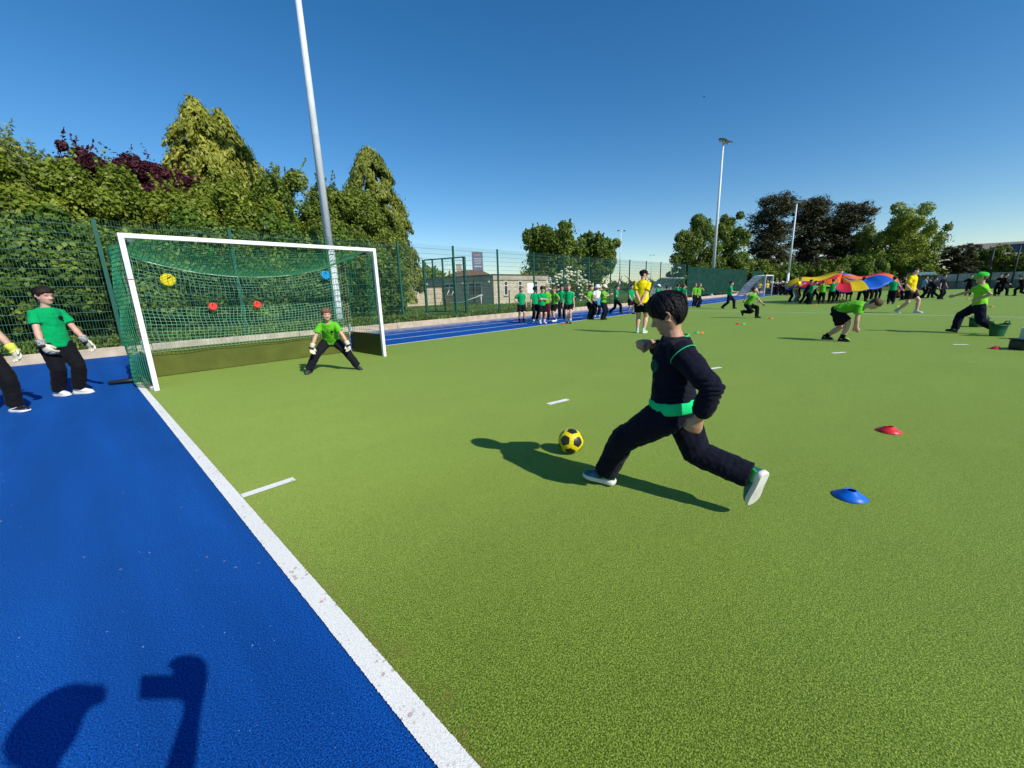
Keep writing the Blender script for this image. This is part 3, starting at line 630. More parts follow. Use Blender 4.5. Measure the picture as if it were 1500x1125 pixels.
def crown(name, ell, parent, mats, n, L, Wd, k=60, rmin=.22, rmax=.42, inner=0.25, jitter=.55, droop=None, flat=1.0, keep=None, shoots=0):
    cl = clumps_on(ell, k, rmin, rmax); w = cl[:, 3]**2; idx = np.random.choice(len(cl), n, p=w/w.sum())
    d = rnd_unit(n); r = np.random.uniform(0.35, 1.0, (n, 1))**0.55; pos = cl[idx, :3] + d*r*cl[idx, 3:4]*np.array([1, 1, flat])
    N = d*1.0+np.array([0, 0, .35])
    m_ = int(n*inner); e = np.array(ell); wi = e[:, 3]*e[:, 4]*e[:, 5]; ii = np.random.choice(len(e), m_, p=wi/wi.sum())
    d2 = rnd_unit(m_); p2 = e[ii, :3]+d2*e[ii, 3:]*np.random.uniform(.2, .95, (m_, 1))
    pos = np.concatenate([pos, p2]); N = np.concatenate([N, d2])
    if shoots:         # young shoots that break the outline
        up_ = cl[cl[:, 2] > np.percentile(cl[:, 2], 55)]; sp = []
        for i in range(shoots):
            c = up_[np.random.randint(len(up_))]; d3 = np.array([np.random.normal()*.45, np.random.normal()*.45, 1.0]); d3 /= np.linalg.norm(d3)
            ln = np.random.uniform(.25, .75); b0 = c[:3]+d3*c[3]*.8
            for t_ in np.linspace(0, 1, 16): sp.append(b0+d3*ln*t_+np.random.normal(size=3)*.05*(1.2-t_))
        pos = np.concatenate([pos, np.array(sp)]); N = np.concatenate([N, rnd_unit(len(sp))])
    if keep is not None:
        q = keep(pos); pos = pos[q]; N = N[q]
    return leaves(pos, N, L, Wd, name, mats, parent, jitter, droop)
M_bark = mat('bark', (0.10, 0.075, 0.05), 0.95, 0.1, var=0.35, vscale=6, bump=0.6, bscale=14, bdist=.05)
def trunk(parent, h, r, limbs=6, spread=1.0, off=(0, 0), nm='trunk'):
    mb = MB(); ox, oy = off; pts = [V((ox+0.05*math.sin(i*1.7)*r*6, oy+0.05*math.cos(i*2.3)*r*6, -0.2+h*i/6)) for i in range(7)]
    mb.tube(pts, [r*(1.25-0.95*i/6) for i in range(7)], 10)
    for k in range(limbs):
        a = 2.4*k+random.random(); z0 = h*(0.35+0.5*k/max(1, limbs)); b = V((ox, oy, z0)); L = spread*(0.6+0.5*random.random())
        e = b+V((math.cos(a)*L, math.sin(a)*L, L*0.8)); mid = b.lerp(e, .5)+V((0, 0, -.06*L)); mb.tube([b, mid, e], [r*.42, r*.28, r*.08], 7)
    return mb.build(nm, M_bark, parent)
ML_lime = leafmat('lime_leaves', (0.062, 0.108, 0.011), (0.190, 0.248, 0.024), (0.38, 0.42, 0.058))
ML_mid = leafmat('mid_green_leaves', (0.048, 0.094, 0.012), (0.158, 0.220, 0.028), (0.32, 0.37, 0.056))
ML_dark = leafmat('ivy_green_leaves', (0.025, 0.066, 0.010), (0.105, 0.185, 0.022), (0.29, 0.37, 0.055))
ML_plum = leafmat('plum_purple_leaves', (0.020, 0.006, 0.010), (0.060, 0.014, 0.022), (0.135, 0.036, 0.042), trans=0.22)
ML_gold = leafmat('golden_conifer_sprays', (0.090, 0.115, 0.014), (0.26, 0.275, 0.032), (0.46, 0.45, 0.075), trans=0.2)
ML_con = leafmat('green_conifer_sprays', (0.065, 0.095, 0.016), (0.190, 0.225, 0.034), (0.35, 0.37, 0.065), trans=0.2)
ML_willow = leafmat('grey_green_leaves', (0.085, 0.115, 0.035), (0.22, 0.27, 0.070), (0.40, 0.43, 0.14))
ML_far = leafmat('far_tree_leaves', (0.045, 0.085, 0.014), (0.140, 0.205, 0.030), (0.29, 0.36, 0.065))
ML_cyp = leafmat('dark_cypress_sprays', (0.020, 0.024, 0.010), (0.060, 0.061, 0.025), (0.135, 0.122, 0.054), trans=0.12)
ML_yel = leafmat('yellow_green_leaves', (0.085, 0.130, 0.016), (0.235, 0.295, 0.036), (0.41, 0.45, 0.075))
ML_weed = leafmat('weed_leaves', (0.05, 0.10, 0.012), (0.13, 0.21, 0.03), (0.30, 0.34, 0.06))

def shrub(name, loc, ell, m_, n, L, Wd, label, cat, group=None, **kw):
    o = empty(name, loc, label, cat, group); tr = kw.pop('tr', None)
    crown('crown' if 'tree' in name else 'foliage', ell, o, m_, n, L, Wd, **kw)
    if tr: trunk(o, *tr)
    return o
# leafy hedge right behind the fence, one bush after another
hedge_lab = ['dense leafy hedge bush at the far left behind the two waiting boys', 'dense leafy hedge bush behind the left goal post', 'dense leafy hedge bush behind the yellow disc', 'dense leafy hedge bush behind the two red discs', 'dense leafy hedge bush behind the blue disc and mast', 'dense leafy hedge bush right of the mast beside the conifer']
for i, (x, w, h) in enumerate(((-2.9, 2.3, 3.6), (0.3, 2.2, 3.7), (3.0, 2.0, 3.9), (5.6, 2.0, 3.9), (7.8, 1.5, 3.6), (9.1, 0.75, 3.0))):
    shrub('hedge_bush', (x, 16.1, 0.2), [(0, 0, h*.45, w, 1.25, h*.52), (-.5*w, .1, h*.30, w*.6, 1.2, h*.4), (.5*w, -.1, h*.35, w*.6, 1.25, h*.42)], ML_dark, 38000, 0.135, 0.10, hedge_lab[i], 'hedge bush', 'hedge bushes behind the goal fence', k=80, rmin=.16, rmax=.46, inner=.24, tr=(h*.6, .09, 5, .9))
# taller growth behind the hedge
shrub('willow_tree', (-1.9, 19.4, 0.2), [(-0.6, 0, 3.2, 3.0, 1.8, 2.3), (1.0, 0, 4.3, 1.5, 1.4, 1.2), (-1.8, 0, 5.0, 1.8, 1.5, 1.3), (.5, .4, 5.5, 1.3, 1.1, .8), (1.5, .2, 5.3, .7, .7, .6)], ML_willow, 50000, 0.17, 0.045, 'pale grey-green feathery tree at the far left', 'tree', k=60, inner=.10, shoots=90, tr=(4.5, .16, 6, 1.5))
shrub('hornbeam_tree', (0.2, 18.4, 0.2), [(-1.2, 0, 3.5, 2.0, 1.6, 1.9), (0.9, 0, 3.5, 1.9, 1.6, 1.5), (0, -.5, 2.6, 2.6, 1.5, 2.1)], ML_lime, 56000, 0.125, 0.085, 'lime green spreading tree below the purple tree', 'tree', k=62, inner=.10, rmin=.16, rmax=.40, shoots=60, tr=(4, .15, 6, 1.3))
shrub('hornbeam_tree', (3.9, 18.6, 0.2), [(-.8, 0, 3.2, 1.9, 1.6, 1.6), (1.2, 0, 3.6, 1.8, 1.6, 1.6), (0, -.4, 2.5, 2.4, 1.5, 2.1)], ML_lime, 56000, 0.125, 0.085, 'lime green bushy tree in front of the golden conifer', 'tree', k=62, inner=.10, rmin=.16, rmax=.40, shoots=60, tr=(4, .15, 6, 1.3))
shrub('plum_tree', (2.6, 21.6, -0.1), [(-.9, 0, 5.75, 1.25, 1.2, .95), (.6, 0, 5.5, 1.5, 1.3, 1.0), (2.0, 0, 4.9, 1.35, 1.2, .95), (-1.55, 0, 6.25, .65, .65, .55), (0, 0, 4.7, 1.9, 1.5, 1.2)], ML_plum, 56000, 0.12, 0.08, 'dark purple-leaved tree showing between the lime trees and the conifer', 'tree', k=95, rmin=.2, rmax=.42, inner=.14, shoots=22, tr=(5.5, .14, 8, 1.4))
def conifer(name, loc, h, r, tops, m_, n, label, L=.22, Wd=.085, zlow=0.2, ex=.62):
    o = empty(name, loc, label, 'tree', 'golden green conifers')
    C = []; D = []
    for (tx, ty, th, tr) in tops:
        k = int(250*tr/r)
        for i in range(k):
            u = random.random()**0.8; z = th*(zlow+(1-zlow)*u); rr = tr*max(.02, (1-u))**ex*random.uniform(.70, 1.04); a = random.uniform(0, 6.283)
            C.append((tx+rr*math.cos(a), ty+rr*math.sin(a), z)); D.append((math.cos(a)*.62, math.sin(a)*.62, -.78, (0.26+0.30*random.random())*(1-u*.55)))
    C = np.array(C); D = np.array(D); w_ = D[:, 3]**2; idx = np.random.choice(len(C), n, p=w_/w_.sum())
    t_ = np.random.uniform(-1, 1, (n, 1)); taper = np.sqrt(np.clip(1-((t_+.35)/1.4)**2, .04, 1))
    off = np.random.normal(size=(n, 3))*.48*taper; off[:, 2] *= .7
    pos = C[idx]+D[idx, :3]*t_*D[idx, 3:4]*1.7+off*D[idx, 3:4]
    N = D[idx, :3]*np.array([1.0, 1.0, -.3])+off*1.2
    leaves(pos, N, L, Wd, 'crown', m_, o, .45, droop=D[idx, :3]*.9)
    # inner fill so that the middle is not hollow
    q = []; 
    for (tx, ty, th, tr) in tops:
        for i in range(n//6):
            u = random.random(); z = th*(zlow+(1-zlow)*u*.95); rr = tr*(1-u)**.95*random.random()**.6*.74; a = random.uniform(0, 6.283); q.append((tx+rr*math.cos(a), ty+rr*math.sin(a), z))
    q = np.array(q); leaves(q, rnd_unit(len(q)), L*1.4, Wd*2.2, 'inner_branches', m_, o, .5)
    mb = MB()
    for (tx, ty, th, tr) in tops: mb.tube([(tx, ty, -.2), (tx, ty, th*.5), (tx, ty, th*.97)], [tr*.08, tr*.05, .02], 8)
    mb.build('trunk', M_bark, o)
    return o
conifer('conifer_tree', (5.5, 22.6, .2), 9.9, 2.9, [(-.48, 0, 9.15, 2.65), (.46, .25, 9.05, 2.65)], ML_gold, 90000, 'golden green twin-topped conifer, the broad one left of the mast')
conifer('conifer_tree', (13.5, 23.6, .2), 9.7, 2.5, [(0, 0, 9.3, 2.65)], ML_con, 80000, 'tall drooping golden green conifer right of the mast', zlow=.06, ex=.47)
shrub('bushy_tree', (8.6, 20.2, 0.2), [(-1.1, 0, 4.7, 1.9, 1.7, 1.9), (1.2, 0, 4.3, 1.7, 1.6, 1.8), (0, -.3, 2.8, 2.5, 1.8, 2.3)], ML_mid, 56000, 0.125, 0.085, 'mid green bushy tree rising behind the floodlight mast', 'tree', k=66, inner=.10, rmin=.16, rmax=.40, shoots=60, tr=(4.5, .16, 7, 1.4))
shrub('bushy_tree', (10.7, 19.8, 0.2), [(-.5, 0, 3.9, 1.5, 1.5, 1.6), (.8, 0, 3.0, 1.5, 1.4, 1.6), (.2, 0, 1.8, 1.7, 1.5, 1.7)], ML_mid, 44000, 0.125, 0.085, 'lower bushy tree between the mast and the tall right conifer', 'tree', k=56, inner=.10, rmin=.16, rmax=.40, shoots=60, tr=(3.5, .13, 6, 1.2))
# flowering bush, far trees
eb = empty('flowering_bush', (22.7, 15.7, .2), 'round green bush covered in creamy flower heads behind the fence', 'bush')
ell = [(0, 0, 1.15, .88, .88, 1.0), (.35, -.25, .9, .8, .8, .8), (-.35, .25, 1.05, .8, .8, .85)]
crown('foliage', ell, eb, ML_lime, 9000, .13, .09, k=70, inner=.25); trunk(eb, 1.4, .06, 5, .7)
cl = clumps_on(ell, 330, .1, .1); mb = MB()
for c in cl:
    if c[2] > .3: q_ = V((c[0], c[1], c[2]-1.2))*1.42+V((0, 0, 1.2)); mb.ball(q_, (.10, .10, .06), 4)
f_ = mb.build('flower_heads', mat('cream_blossom', (0.74, 0.72, 0.50), 0.8), eb); f_['kind'] = 'stuff'
def far_tree(name, px, D, wpx, toppx, basepx, m_, label, n=9000, L=.40, kind='round', lumps=11, seed=1, group='trees beyond the far side of the pitch'):
    rs = random.Random(seed); b = AT(px, 430, D); W = wpx*D/CAM_F; top = AT(px, toppx, D).z; bot = max(0.2, AT(px, basepx, D).z); Hh = top-bot
    o = empty(name, (b.x, b.y, 0.0), label, 'tree', group); ell = []
    if kind == 'round':
        ell.append((0, 0, bot+Hh*.42, W*.34, W*.33, Hh*.40))
        ell.append((0, 0, bot+Hh*.20, W*.36, W*.34, Hh*.22))
        for i in range(lumps):
            a = rs.uniform(0, 6.28); u = rs.uniform(-.65, .85); rr = W*.36*math.sqrt(max(0, 1-u*u*.8)); s = rs.uniform(.13, .27)
            ell.append((rr*math.cos(a), rr*math.sin(a), bot+Hh*(.5+.38*u), W*s, W*s, Hh*s*.85))
        crown('crown', ell, o, m_, int(n*1.8), L, L*.66, k=80, rmin=.25, rmax=.5, inner=.15, shoots=30)
    else:       # layered cypress with shelves that rise outwards
        for i in range(lumps):
            u = (i+.5)/lumps; a = rs.uniform(0, 6.28); rr = W*.28*(1-.35*u)*rs.uniform(.25, 1); s = W*rs.uniform(.18, .28)
            ell.append((rr*math.cos(a), rr*math.sin(a), bot+Hh*(.10+.82*u), s*1.2, s*1.2, Hh*.085))
        n = int(n*1.7); cl = clumps_on(ell, 260, .5, 1.0); idx = np.random.randint(0, len(cl), n); d = rnd_unit(n)
        pos = cl[idx, :3]+d*np.array([1.5, 1.5, .65])*cl[idx, 3:4]*np.random.uniform(.2, 1, (n, 1))
        out = cl[idx, :3]*np.array([1, 1, 0]); out = out/(np.linalg.norm(out, axis=1)[:, None]+1e-6)
        leaves(pos, d*.5+np.array([0, 0, .9]), L*1.6, L*.50, 'crown', m_, o, .5, droop=out*.8+np.array([0, 0, .45]))
    trunk(o, bot+Hh*.7, W*.03+.12, 7, W*.28)
    return o
far_tree('spreading_tree', 812, 70, 100, 326, 418, ML_far, 'spreading green tree with a tall crown behind the brick building', n=21000, seed=3)
far_tree('spreading_tree', 872, 74, 66, 340, 420, ML_far, 'shorter green tree just right of the spreading tree behind the flowering bush', n=14000, seed=5)
far_tree('small_tree', 778, 66, 40, 398, 430, ML_yel, 'small light green tree between the brick building and the spreading tree', n=3500, seed=8, L=.4)
far_tree('small_tree', 640, 58, 42, 388, 430, ML_yel, 'small pale tree behind the gate and the flat roof', n=3500, seed=9, L=.4)
far_tree('round_tree', 1020, 82, 78, 321, 425, ML_far, 'round green tree left of the tall far mast', n=15000, seed=11)
far_tree('round_tree', 1067, 84, 62, 316, 425, ML_far, 'green tree between the tall far mast and the dark cypresses', n=14000, seed=12)
far_tree('round_tree', 1000, 92, 44, 385, 428, ML_dark, 'low dark tree behind the arched shelter', n=5000, seed=13)
far_tree('cypress_tree', 1122, 92, 80, 287, 428, ML_cyp, 'dark brownish layered cypress, leftmost of the three', n=15000, kind='cyp', lumps=26, seed=21)
far_tree('cypress_tree', 1178, 95, 70, 293, 428, ML_cyp, 'dark brownish layered cypress, middle one of the three', n=15000, kind='cyp', lumps=26, seed=22)
far_tree('cypress_tree', 1224, 93, 62, 299, 428, ML_cyp, 'dark brownish layered cypress, rightmost of the three by the yellow-green tree', n=15000, kind='cyp', lumps=26, seed=23)
far_tree('broad_tree', 1303, 90, 98, 306, 428, ML_yel, 'broad yellow-green tree right of the dark cypresses', n=22000, seed=31)
far_tree('broad_tree', 1340, 96, 62, 330, 428, ML_far, 'green tree overlapping the right side of the yellow-green tree', n=7000, seed=32)
far_tree('low_tree', 1388, 96, 64, 359, 425, ML_cyp, 'low dark wind-swept tree behind the scoreboard hut', n=7000, kind='cyp', lumps=16, seed=33)
far_tree('low_tree', 1434, 98, 44, 355, 428, ML_far, 'small round green tree in front of the grey-brown roof', n=5000, seed=34)
far_tree('low_tree', 1476, 94, 70, 368, 428, ML_mid, 'low dark green tree beside the tall net posts', n=7000, seed=35)
far_tree('low_tree', 1530, 94, 76, 362, 428, ML_mid, 'low dark green tree cut by the right edge', n=6000, seed=36)
for i, (px, t) in enumerate(((1045, 384), (1110, 376), (1165, 384), (1215, 380), (1268, 372), (1330, 382))):
    far_tree('shrub_bush', px, 84+i % 3, 70, t, 430, ML_mid if i % 2 else ML_dark, ['dark shrub under the tree beside the tall far mast', 'dark shrub at the foot of the leftmost cypress', 'dark shrub under the middle cypress by the mast', 'dark shrub under the rightmost cypress behind the parachute', 'dark shrub between the cypresses and the yellow-green tree', 'dark shrub under the yellow-green tree'][i], n=5000, seed=41+i, group='shrubs under the far trees')
for i, px in enumerate((600, 690, 745, 905, 935, 965)):
    far_tree('distant_hedge', px, 120+6*(i % 2), 70, 413, 432, ML_far, ['distant green bush low behind the gate', 'distant bush peeping over the flat roof', 'distant bush right of the brown house roof', 'distant bush behind the waiting group by the thin mast', 'distant bush behind the coach in yellow', 'distant bush left of the arched shelter'][i], n=1800, seed=61+i, L=.6, group='distant bushes on the skyline')
# weeds and long grass on the verge
n = 26000; X = np.random.uniform(-8, 40, n); Y = 14.02+np.random.exponential(.7, n); Z = .2+np.random.uniform(0, .28, n)*np.where(X > 10, .4, 1.0)
o = leaves(np.stack([X, Y, Z], 1), rnd_unit(n)*np.array([1, 1, .4]), .16, .045, 'verge_weeds', ML_weed, None, .5, droop=np.array([0, 0, 1.2])); o['kind'] = 'stuff'
n = 9000; X = np.random.uniform(9, 40, n); Y = np.random.uniform(14.2, 30, n); Z = .2+np.random.uniform(0, .10, n)
o = leaves(np.stack([X, Y, Z], 1), rnd_unit(n)*np.array([1, 1, .4]), .18, .04, 'meadow_grass', ML_weed, None, .5, droop=np.array([0, 0, 1.2])); o['kind'] = 'stuff'
# pale litter flakes on the blue turf
n = 60; X = np.random.uniform(-3, .4, n); Y = np.random.uniform(.4, 9, n); 
o = leaves(np.stack([X, Y, np.full(n, .006)], 1), np.tile([0, 0, 1.], (n, 1)), .013, .007, 'litter_flakes', mat('dry_flake', (0.42, 0.42, 0.44), .8), None, .15); o['kind'] = 'stuff'

# ------------------------------------------------------------------ props
def cone(px, py, col, cn, label, r=0.084, h=0.045, group='small training cones on the turf', tilt=0):
    b = G(px, py, 0.005); o = empty('training_cone', (b.x, b.y, 0.006), label, 'cone', group)
    mb = MB(); mb.lathe([(r-.004, 0), (r, .001), (r, .004), (r*.72, h*.45), (r*.36, h*.93), (r*.33, h), (r*.29, h), (r*.27, h*.96), (r*.26, h*.90), (r*.68, h*.38), (r-.006, 0.002)], 36)
    mb.build('cone_shell', mat('cone_'+cn, col, 0.42, 0.35, var=.06, vscale=20), o)
    mb = MB(); mb.lathe([(r+.0005, .0022), (r+.003, .003), (r+.0005, .0048)], 36); mb.build('rim_bead', mat('cone_'+cn, col, 0.42, 0.35), o)
    return o
cblue, cred, cor, cgr, clim = (0.004, 0.13, 0.62), (0.72, 0.025, 0.035), (0.85, 0.18, 0.02), (0.08, 0.55, 0.12), (0.42, 0.72, 0.02)
cone(1245, 728, cblue, 'blue', 'blue disc cone on the turf, the nearest cone'); cone(1302, 632, cred, 'red', 'red disc cone behind the blue cone')
cone(825, 475, cred, 'red', 'red cone at the feet of the girl in white socks by the track edge'); cone(1021.5, 488, cgr, 'green', 'green cone lying just right of the kicker\'s shoulder'); cone(1027, 488, cor, 'orange', 'orange cone touching a green cone right of the kicker\'s head')
cone(1081, 475, cred, 'red', 'red cone of the pair before the crouching runner'); cone(1088, 475, cgr, 'green', 'green cone of the pair before the crouching runner'); cone(1129.6, 467, cor, 'orange', 'orange cone alone right of the crouching runner')
cone(1114, 443.5, clim, 'lime', 'lime cone in front of the far football goal'); cone(1194.5, 447, cor, 'orange', 'orange cone under the left part of the parachute'); cone(1208.7, 438.5, cor, 'orange', 'orange cone seen between legs under the parachute'); cone(1250, 431.5, cor, 'orange', 'orange cone behind the parachute'); cone(1314.7, 449.5, clim, 'lime', 'lime cone left of the walking man in yellow')
cone(1393, 433.5, cor, 'orange', 'orange cone farthest back near the dark-dressed pupils'); cone(1417.7, 438, cor, 'orange', 'orange cone just left of the green cap'); cone(1452.5, 450, cor, 'orange', 'orange cone right of the running child in the green cap'); cone(1426.6, 491, clim, 'lime', 'lime cone between the running child\'s feet'); cone(1458.8, 511, cred, 'red', 'red cone left of the dark box at the right edge')
cone(1240, 498.5, clim, 'lime', 'lime cone being picked up by the bending child', r=.07)
# ball
bl = G(836, 664); BR = 0.098
bm = bmesh.new(); bmesh.ops.create_icosphere(bm, subdivisions=6, radius=1.0); me = bpy.data.meshes.new('football'); bm.to_mesh(me); bm.free()
ph = (1+5**.5)/2; iv = []
for a in (-1, 1):
    for b in (-ph, ph): iv += [(0, a, b), (a, b, 0), (b, 0, a)]
iv = np.array(iv)/np.linalg.norm(iv[0])
Rot = np.array(Matrix.Rotation(.55, 3, 'X') @ Matrix.Rotation(.35, 3, 'Y') @ Matrix.Rotation(.9, 3, 'Z')); iv = iv @ Rot.T
pc = np.array([p.center[:] for p in me.polygons]); pc /= np.linalg.norm(pc, axis=1)[:, None]
dd = pc @ iv.T; nearest = dd.argmax(1); mi = np.zeros(len(pc), np.int32)
for k in range(12):
    s = np.where(nearest == k)[0]; nb = [j for j in range(12) if j != k and iv[j] @ iv[k] > .3]
    ok = np.ones(len(s), bool)
    for j in nb:
        e = iv[j]-iv[k]; ok &= (pc[s] @ e) < ((iv[k]+e*.345) @ e)*1.055
    mi[s[ok]] = 1
    for j in nb:
        e = np.cross(iv[k], iv[j]); e /= np.linalg.norm(e); sm_ = (np.abs(pc[s] @ e) < .016) & (~ok) & ((pc[s] @ iv[j]) > .5); mi[s[sm_]] = 2
me.polygons.foreach_set('material_index', mi); me.polygons.foreach_set('use_smooth', np.ones(len(pc), bool)); me.transform(Matrix.Scale(BR, 4))
o = link('football', me, [mat('ball_yellow', (0.78, 0.62, 0.006), 0.38, 0.4, bump=.05, bscale=300), mat('ball_black', (0.02, 0.02, 0.018), 0.4, 0.4), mat('ball_seam', (0.30, 0.25, 0.01), .6)])
o.location = (bl.x, bl.y, BR+0.006); tag(o, 'yellow football with black pentagons on the turf in front of the kicker', 'football')
# tubs and box on the right
M_tub = mat('dark_green_plastic', (0.010, 0.095, 0.045), 0.4, 0.4, var=.1); M_box = mat('black_green_crate', (0.012, 0.028, 0.024), 0.45, 0.4)
def tub(px, py, w0, w1, h, label, flex=0.0):
    b = G(px, py); o = empty('storage_tub', (b.x, b.y, 0.006), label, 'tub', 'dark green tubs by the running child', rz=R(-47)); mb = MB(); n = 40; vs = []; fs = []
    prof = [(w0*.96, 0, 0), (w0, 0.0, .01), ((w0+w1)/2, 0, h*.5), (w1, flex, h*.97), (w1+.02, flex, h), (w1+.018, flex, h+.012), (w1-.012, flex, h+.006), (w0-.02, 0, .03), (.01, 0, .025)]
    for (r_, fx, z) in prof:
        for j in range(n):
            a = 2*math.pi*j/n; c, s = math.cos(a), math.sin(a); q = (abs(c)**5+abs(s)**5)**(-1/5) if flex == 0 else 1.0
            vs.append((r_*c*q*1.25, r_*s*q*.85, z+(fx*abs(c)**3 if z > h*.8 else 0)))
    for i in range(len(prof)-1):
        for j in range(n): fs.append((i*n+j, i*n+(j+1) % n, (i+1)*n+(j+1) % n, (i+1)*n+j))
    mb.add(vs, fs, 0, True); mb.build('tub_body', M_tub, o)
    for s in (-1, 1):
        mb = MB(); mb.tube([(s*w1*1.25, -.06, h+flex*.8-.01), (s*w1*1.30, -.03, h+flex+.045), (s*w1*1.30, .03, h+flex+.045), (s*w1*1.25, .06, h+flex*.8-.01)], .011, 8); mb.build('handle', M_tub, o)
    return o
tub(1432, 479, .125, .14, .225, 'square dark green tub behind the running child'); tub(1459.5, 492.5, .105, .135, .235, 'flexible dark green tub with flared handles at the running child\'s heel', .035)
b = G(1501, 512.5); o = empty('equipment_box', (b.x, b.y, .006), 'dark box with a white label at the right edge', 'box', rz=R(-47))
mb = MB(); mb.box((-.17, -.12, 0), (.20, .12, .165)); bevel(mb.build('box_body', M_box, o), .02); mb = MB(); mb.box((-.18, -.13, .167), (.21, .13, .195)); bevel(mb.build('lid', M_box, o), .012)
mb = MB(); mb.box((-.13, -.126, .085), (-.03, -.1215, .12)); mb.build('paper_label', M_sw, o)
b = G(1501, 497); o = empty('plastic_canister', (b.x, b.y, .006), 'clear white plastic container standing behind the dark box', 'container', rz=R(-47))
mb = MB(); mb.box((-.07, -.06, 0), (.09, .06, .20)); bevel(mb.build('canister_body', mat('milky_plastic', (0.45, 0.47, 0.46), .3, .4), o), .03, 3); mb = MB(); mb.box((-.075, -.065, .203), (.095, .065, .235)); bevel(mb.build('lid', mat('pale_green_lid', (0.5, 0.75, 0.6), .4), o), .015)
# parachute
pcx, pcy, PA, PB = 33.6, 2.40, 3.0, 3.0
para = empty('play_parachute', (pcx, pcy, 0), 'large rainbow play parachute held up by a ring of children', 'parachute')
cols = [('yellow', (0.80, 0.60, 0.01)), ('red', (0.66, 0.02, 0.05)), ('orange', (0.85, 0.16, 0.01)), ('purple', (0.20, 0.05, 0.36)), ('blue', (0.01, 0.14, 0.62)), ('teal', (0.01, 0.36, 0.48))]
seq = [0, 4, 2, 1, 1, 0, 5, 0, 3, 1, 1, 2, 1, 0, 4, 4, 5, 2, 3, 2, 1, 0, 4, 4]
mb = MB(); NA, NR = 192, 26; vs = []; fs = []; ms = []
def pz(r_, a):
    x, y = math.cos(a), math.sin(a)
    rim = 1.12 + .12*math.sin(5*a+.5)+.07*math.sin(11*a) - .42*max(0, -y)**3*(0.55+0.45*max(0, -x)) - .30*max(0, -x)**2*r_ + .18*max(0, x)
    hump = .60*(1-r_**3.5)+.16*math.sin(3.1*x*r_*2+1)*math.cos(2.3*y*r_*2)+.22*math.exp(-((y-.25)**2+(x+.1)**2)*5)*(r_ < 1) - .30*math.exp(-((y+.02)/.14)**2)*(.3+r_*.2)
    return rim*(.82+.18*r_)+hump*.9 + .09*math.sin(6*x*r_+2*y)+.07*math.sin(9*y*r_+1.3) - .05*abs(math.sin(12*a))*r_
for i in range(NR+1):
    r_ = i/NR
    for j in range(NA):
        a = 2*math.pi*j/NA; vs.append((PA*r_*math.cos(a), PB*r_*math.sin(a), pz(r_, a)))
for i in range(NR):
    for j in range(NA): fs.append((i*NA+j, i*NA+(j+1) % NA, (i+1)*NA+(j+1) % NA, (i+1)*NA+j)); ms.append(seq[(j*24//NA) % 24])
mb.add(vs, fs, 0, True); mb.mi = ms
mp = []
for cn, c in cols:
    mm = mat('parachute_'+cn, c, .5, .3); p_ = mm.node_tree.nodes['Principled BSDF']
    t = mm.node_tree.nodes.new('ShaderNodeBsdfTranslucent'); t.inputs[0].default_value = (*c, 1); x_ = mm.node_tree.nodes.new('ShaderNodeMixShader'); x_.inputs[0].default_value = .35
    lk(mm.node_tree, p_.outputs[0], x_.inputs[1]); lk(mm.node_tree, t.outputs[0], x_.inputs[2]); lk(mm.node_tree, x_.outputs[0], mm.node_tree.nodes['Material Output'].inputs[0]); mp.append(mm)
o = mb.build('canopy', mp, para); sd = o.modifiers.new('cloth_thickness', 'SOLIDIFY'); sd.thickness = .006
mb = MB(); P = [V((PA*1.004*math.cos(a), PB*1.004*math.sin(a), pz(1, a))) for a in [2*math.pi*j/96 for j in range(97)]]; mb.tube(P, .018, 6); mb.build('rim_hem', mp[4], para)
# bird
b = AT(1031, 142, 60); bird = MB(); bird.loft([V((-.16, 0, 0)), V((-.06, 0, .01)), V((.06, 0, .015)), V((.15, 0, .01)), V((.19, 0, 0))], [(.01, .01), (.045, .04), (.05, .045), (.03, .03), (.006, .006)], 10)
ob = bird.build('bird', mat('dark_plumage', (.03, .03, .035), .7)); ob.location = b; ob.rotation_euler = (R(10), 0, R(-30)); tag(ob, 'small dark bird flying in the clear sky', 'bird')
for s in (-1, 1):
    mb = MB(); mb.add([(.08, .03*s, .02), (.05, .20*s, .09), (-.02, .40*s, .04), (-.03, .22*s, .06), (-.06, .03*s, .015), (.08, .03*s, .028), (.05, .20*s, .098), (-.02, .40*s, .044), (-.03, .22*s, .068), (-.06, .03*s, .023)], [(0,1,3,4), (1,2,3), (9,8,6,5), (8,7,6), (0,5,6,1), (1,6,7,2), (2,7,8,3), (3,8,9,4)]); mb.build('wing', mat('dark_plumage', (.03, .03, .035), .7), ob)
mb = MB(); mb.add([(-.14, .02, 0), (-.14, -.02, 0), (-.27, -.05, 0), (-.27, .05, 0), (-.14, .02, .012), (-.14, -.02, .012), (-.27, -.05, .008), (-.27, .05, .008)], [(0,1,2,3), (7,6,5,4), (0,4,5,1), (1,5,6,2), (2,6,7,3), (3,7,4,0)]); mb.build('tail', mat('dark_plumage', (.03, .03, .035), .7), ob)
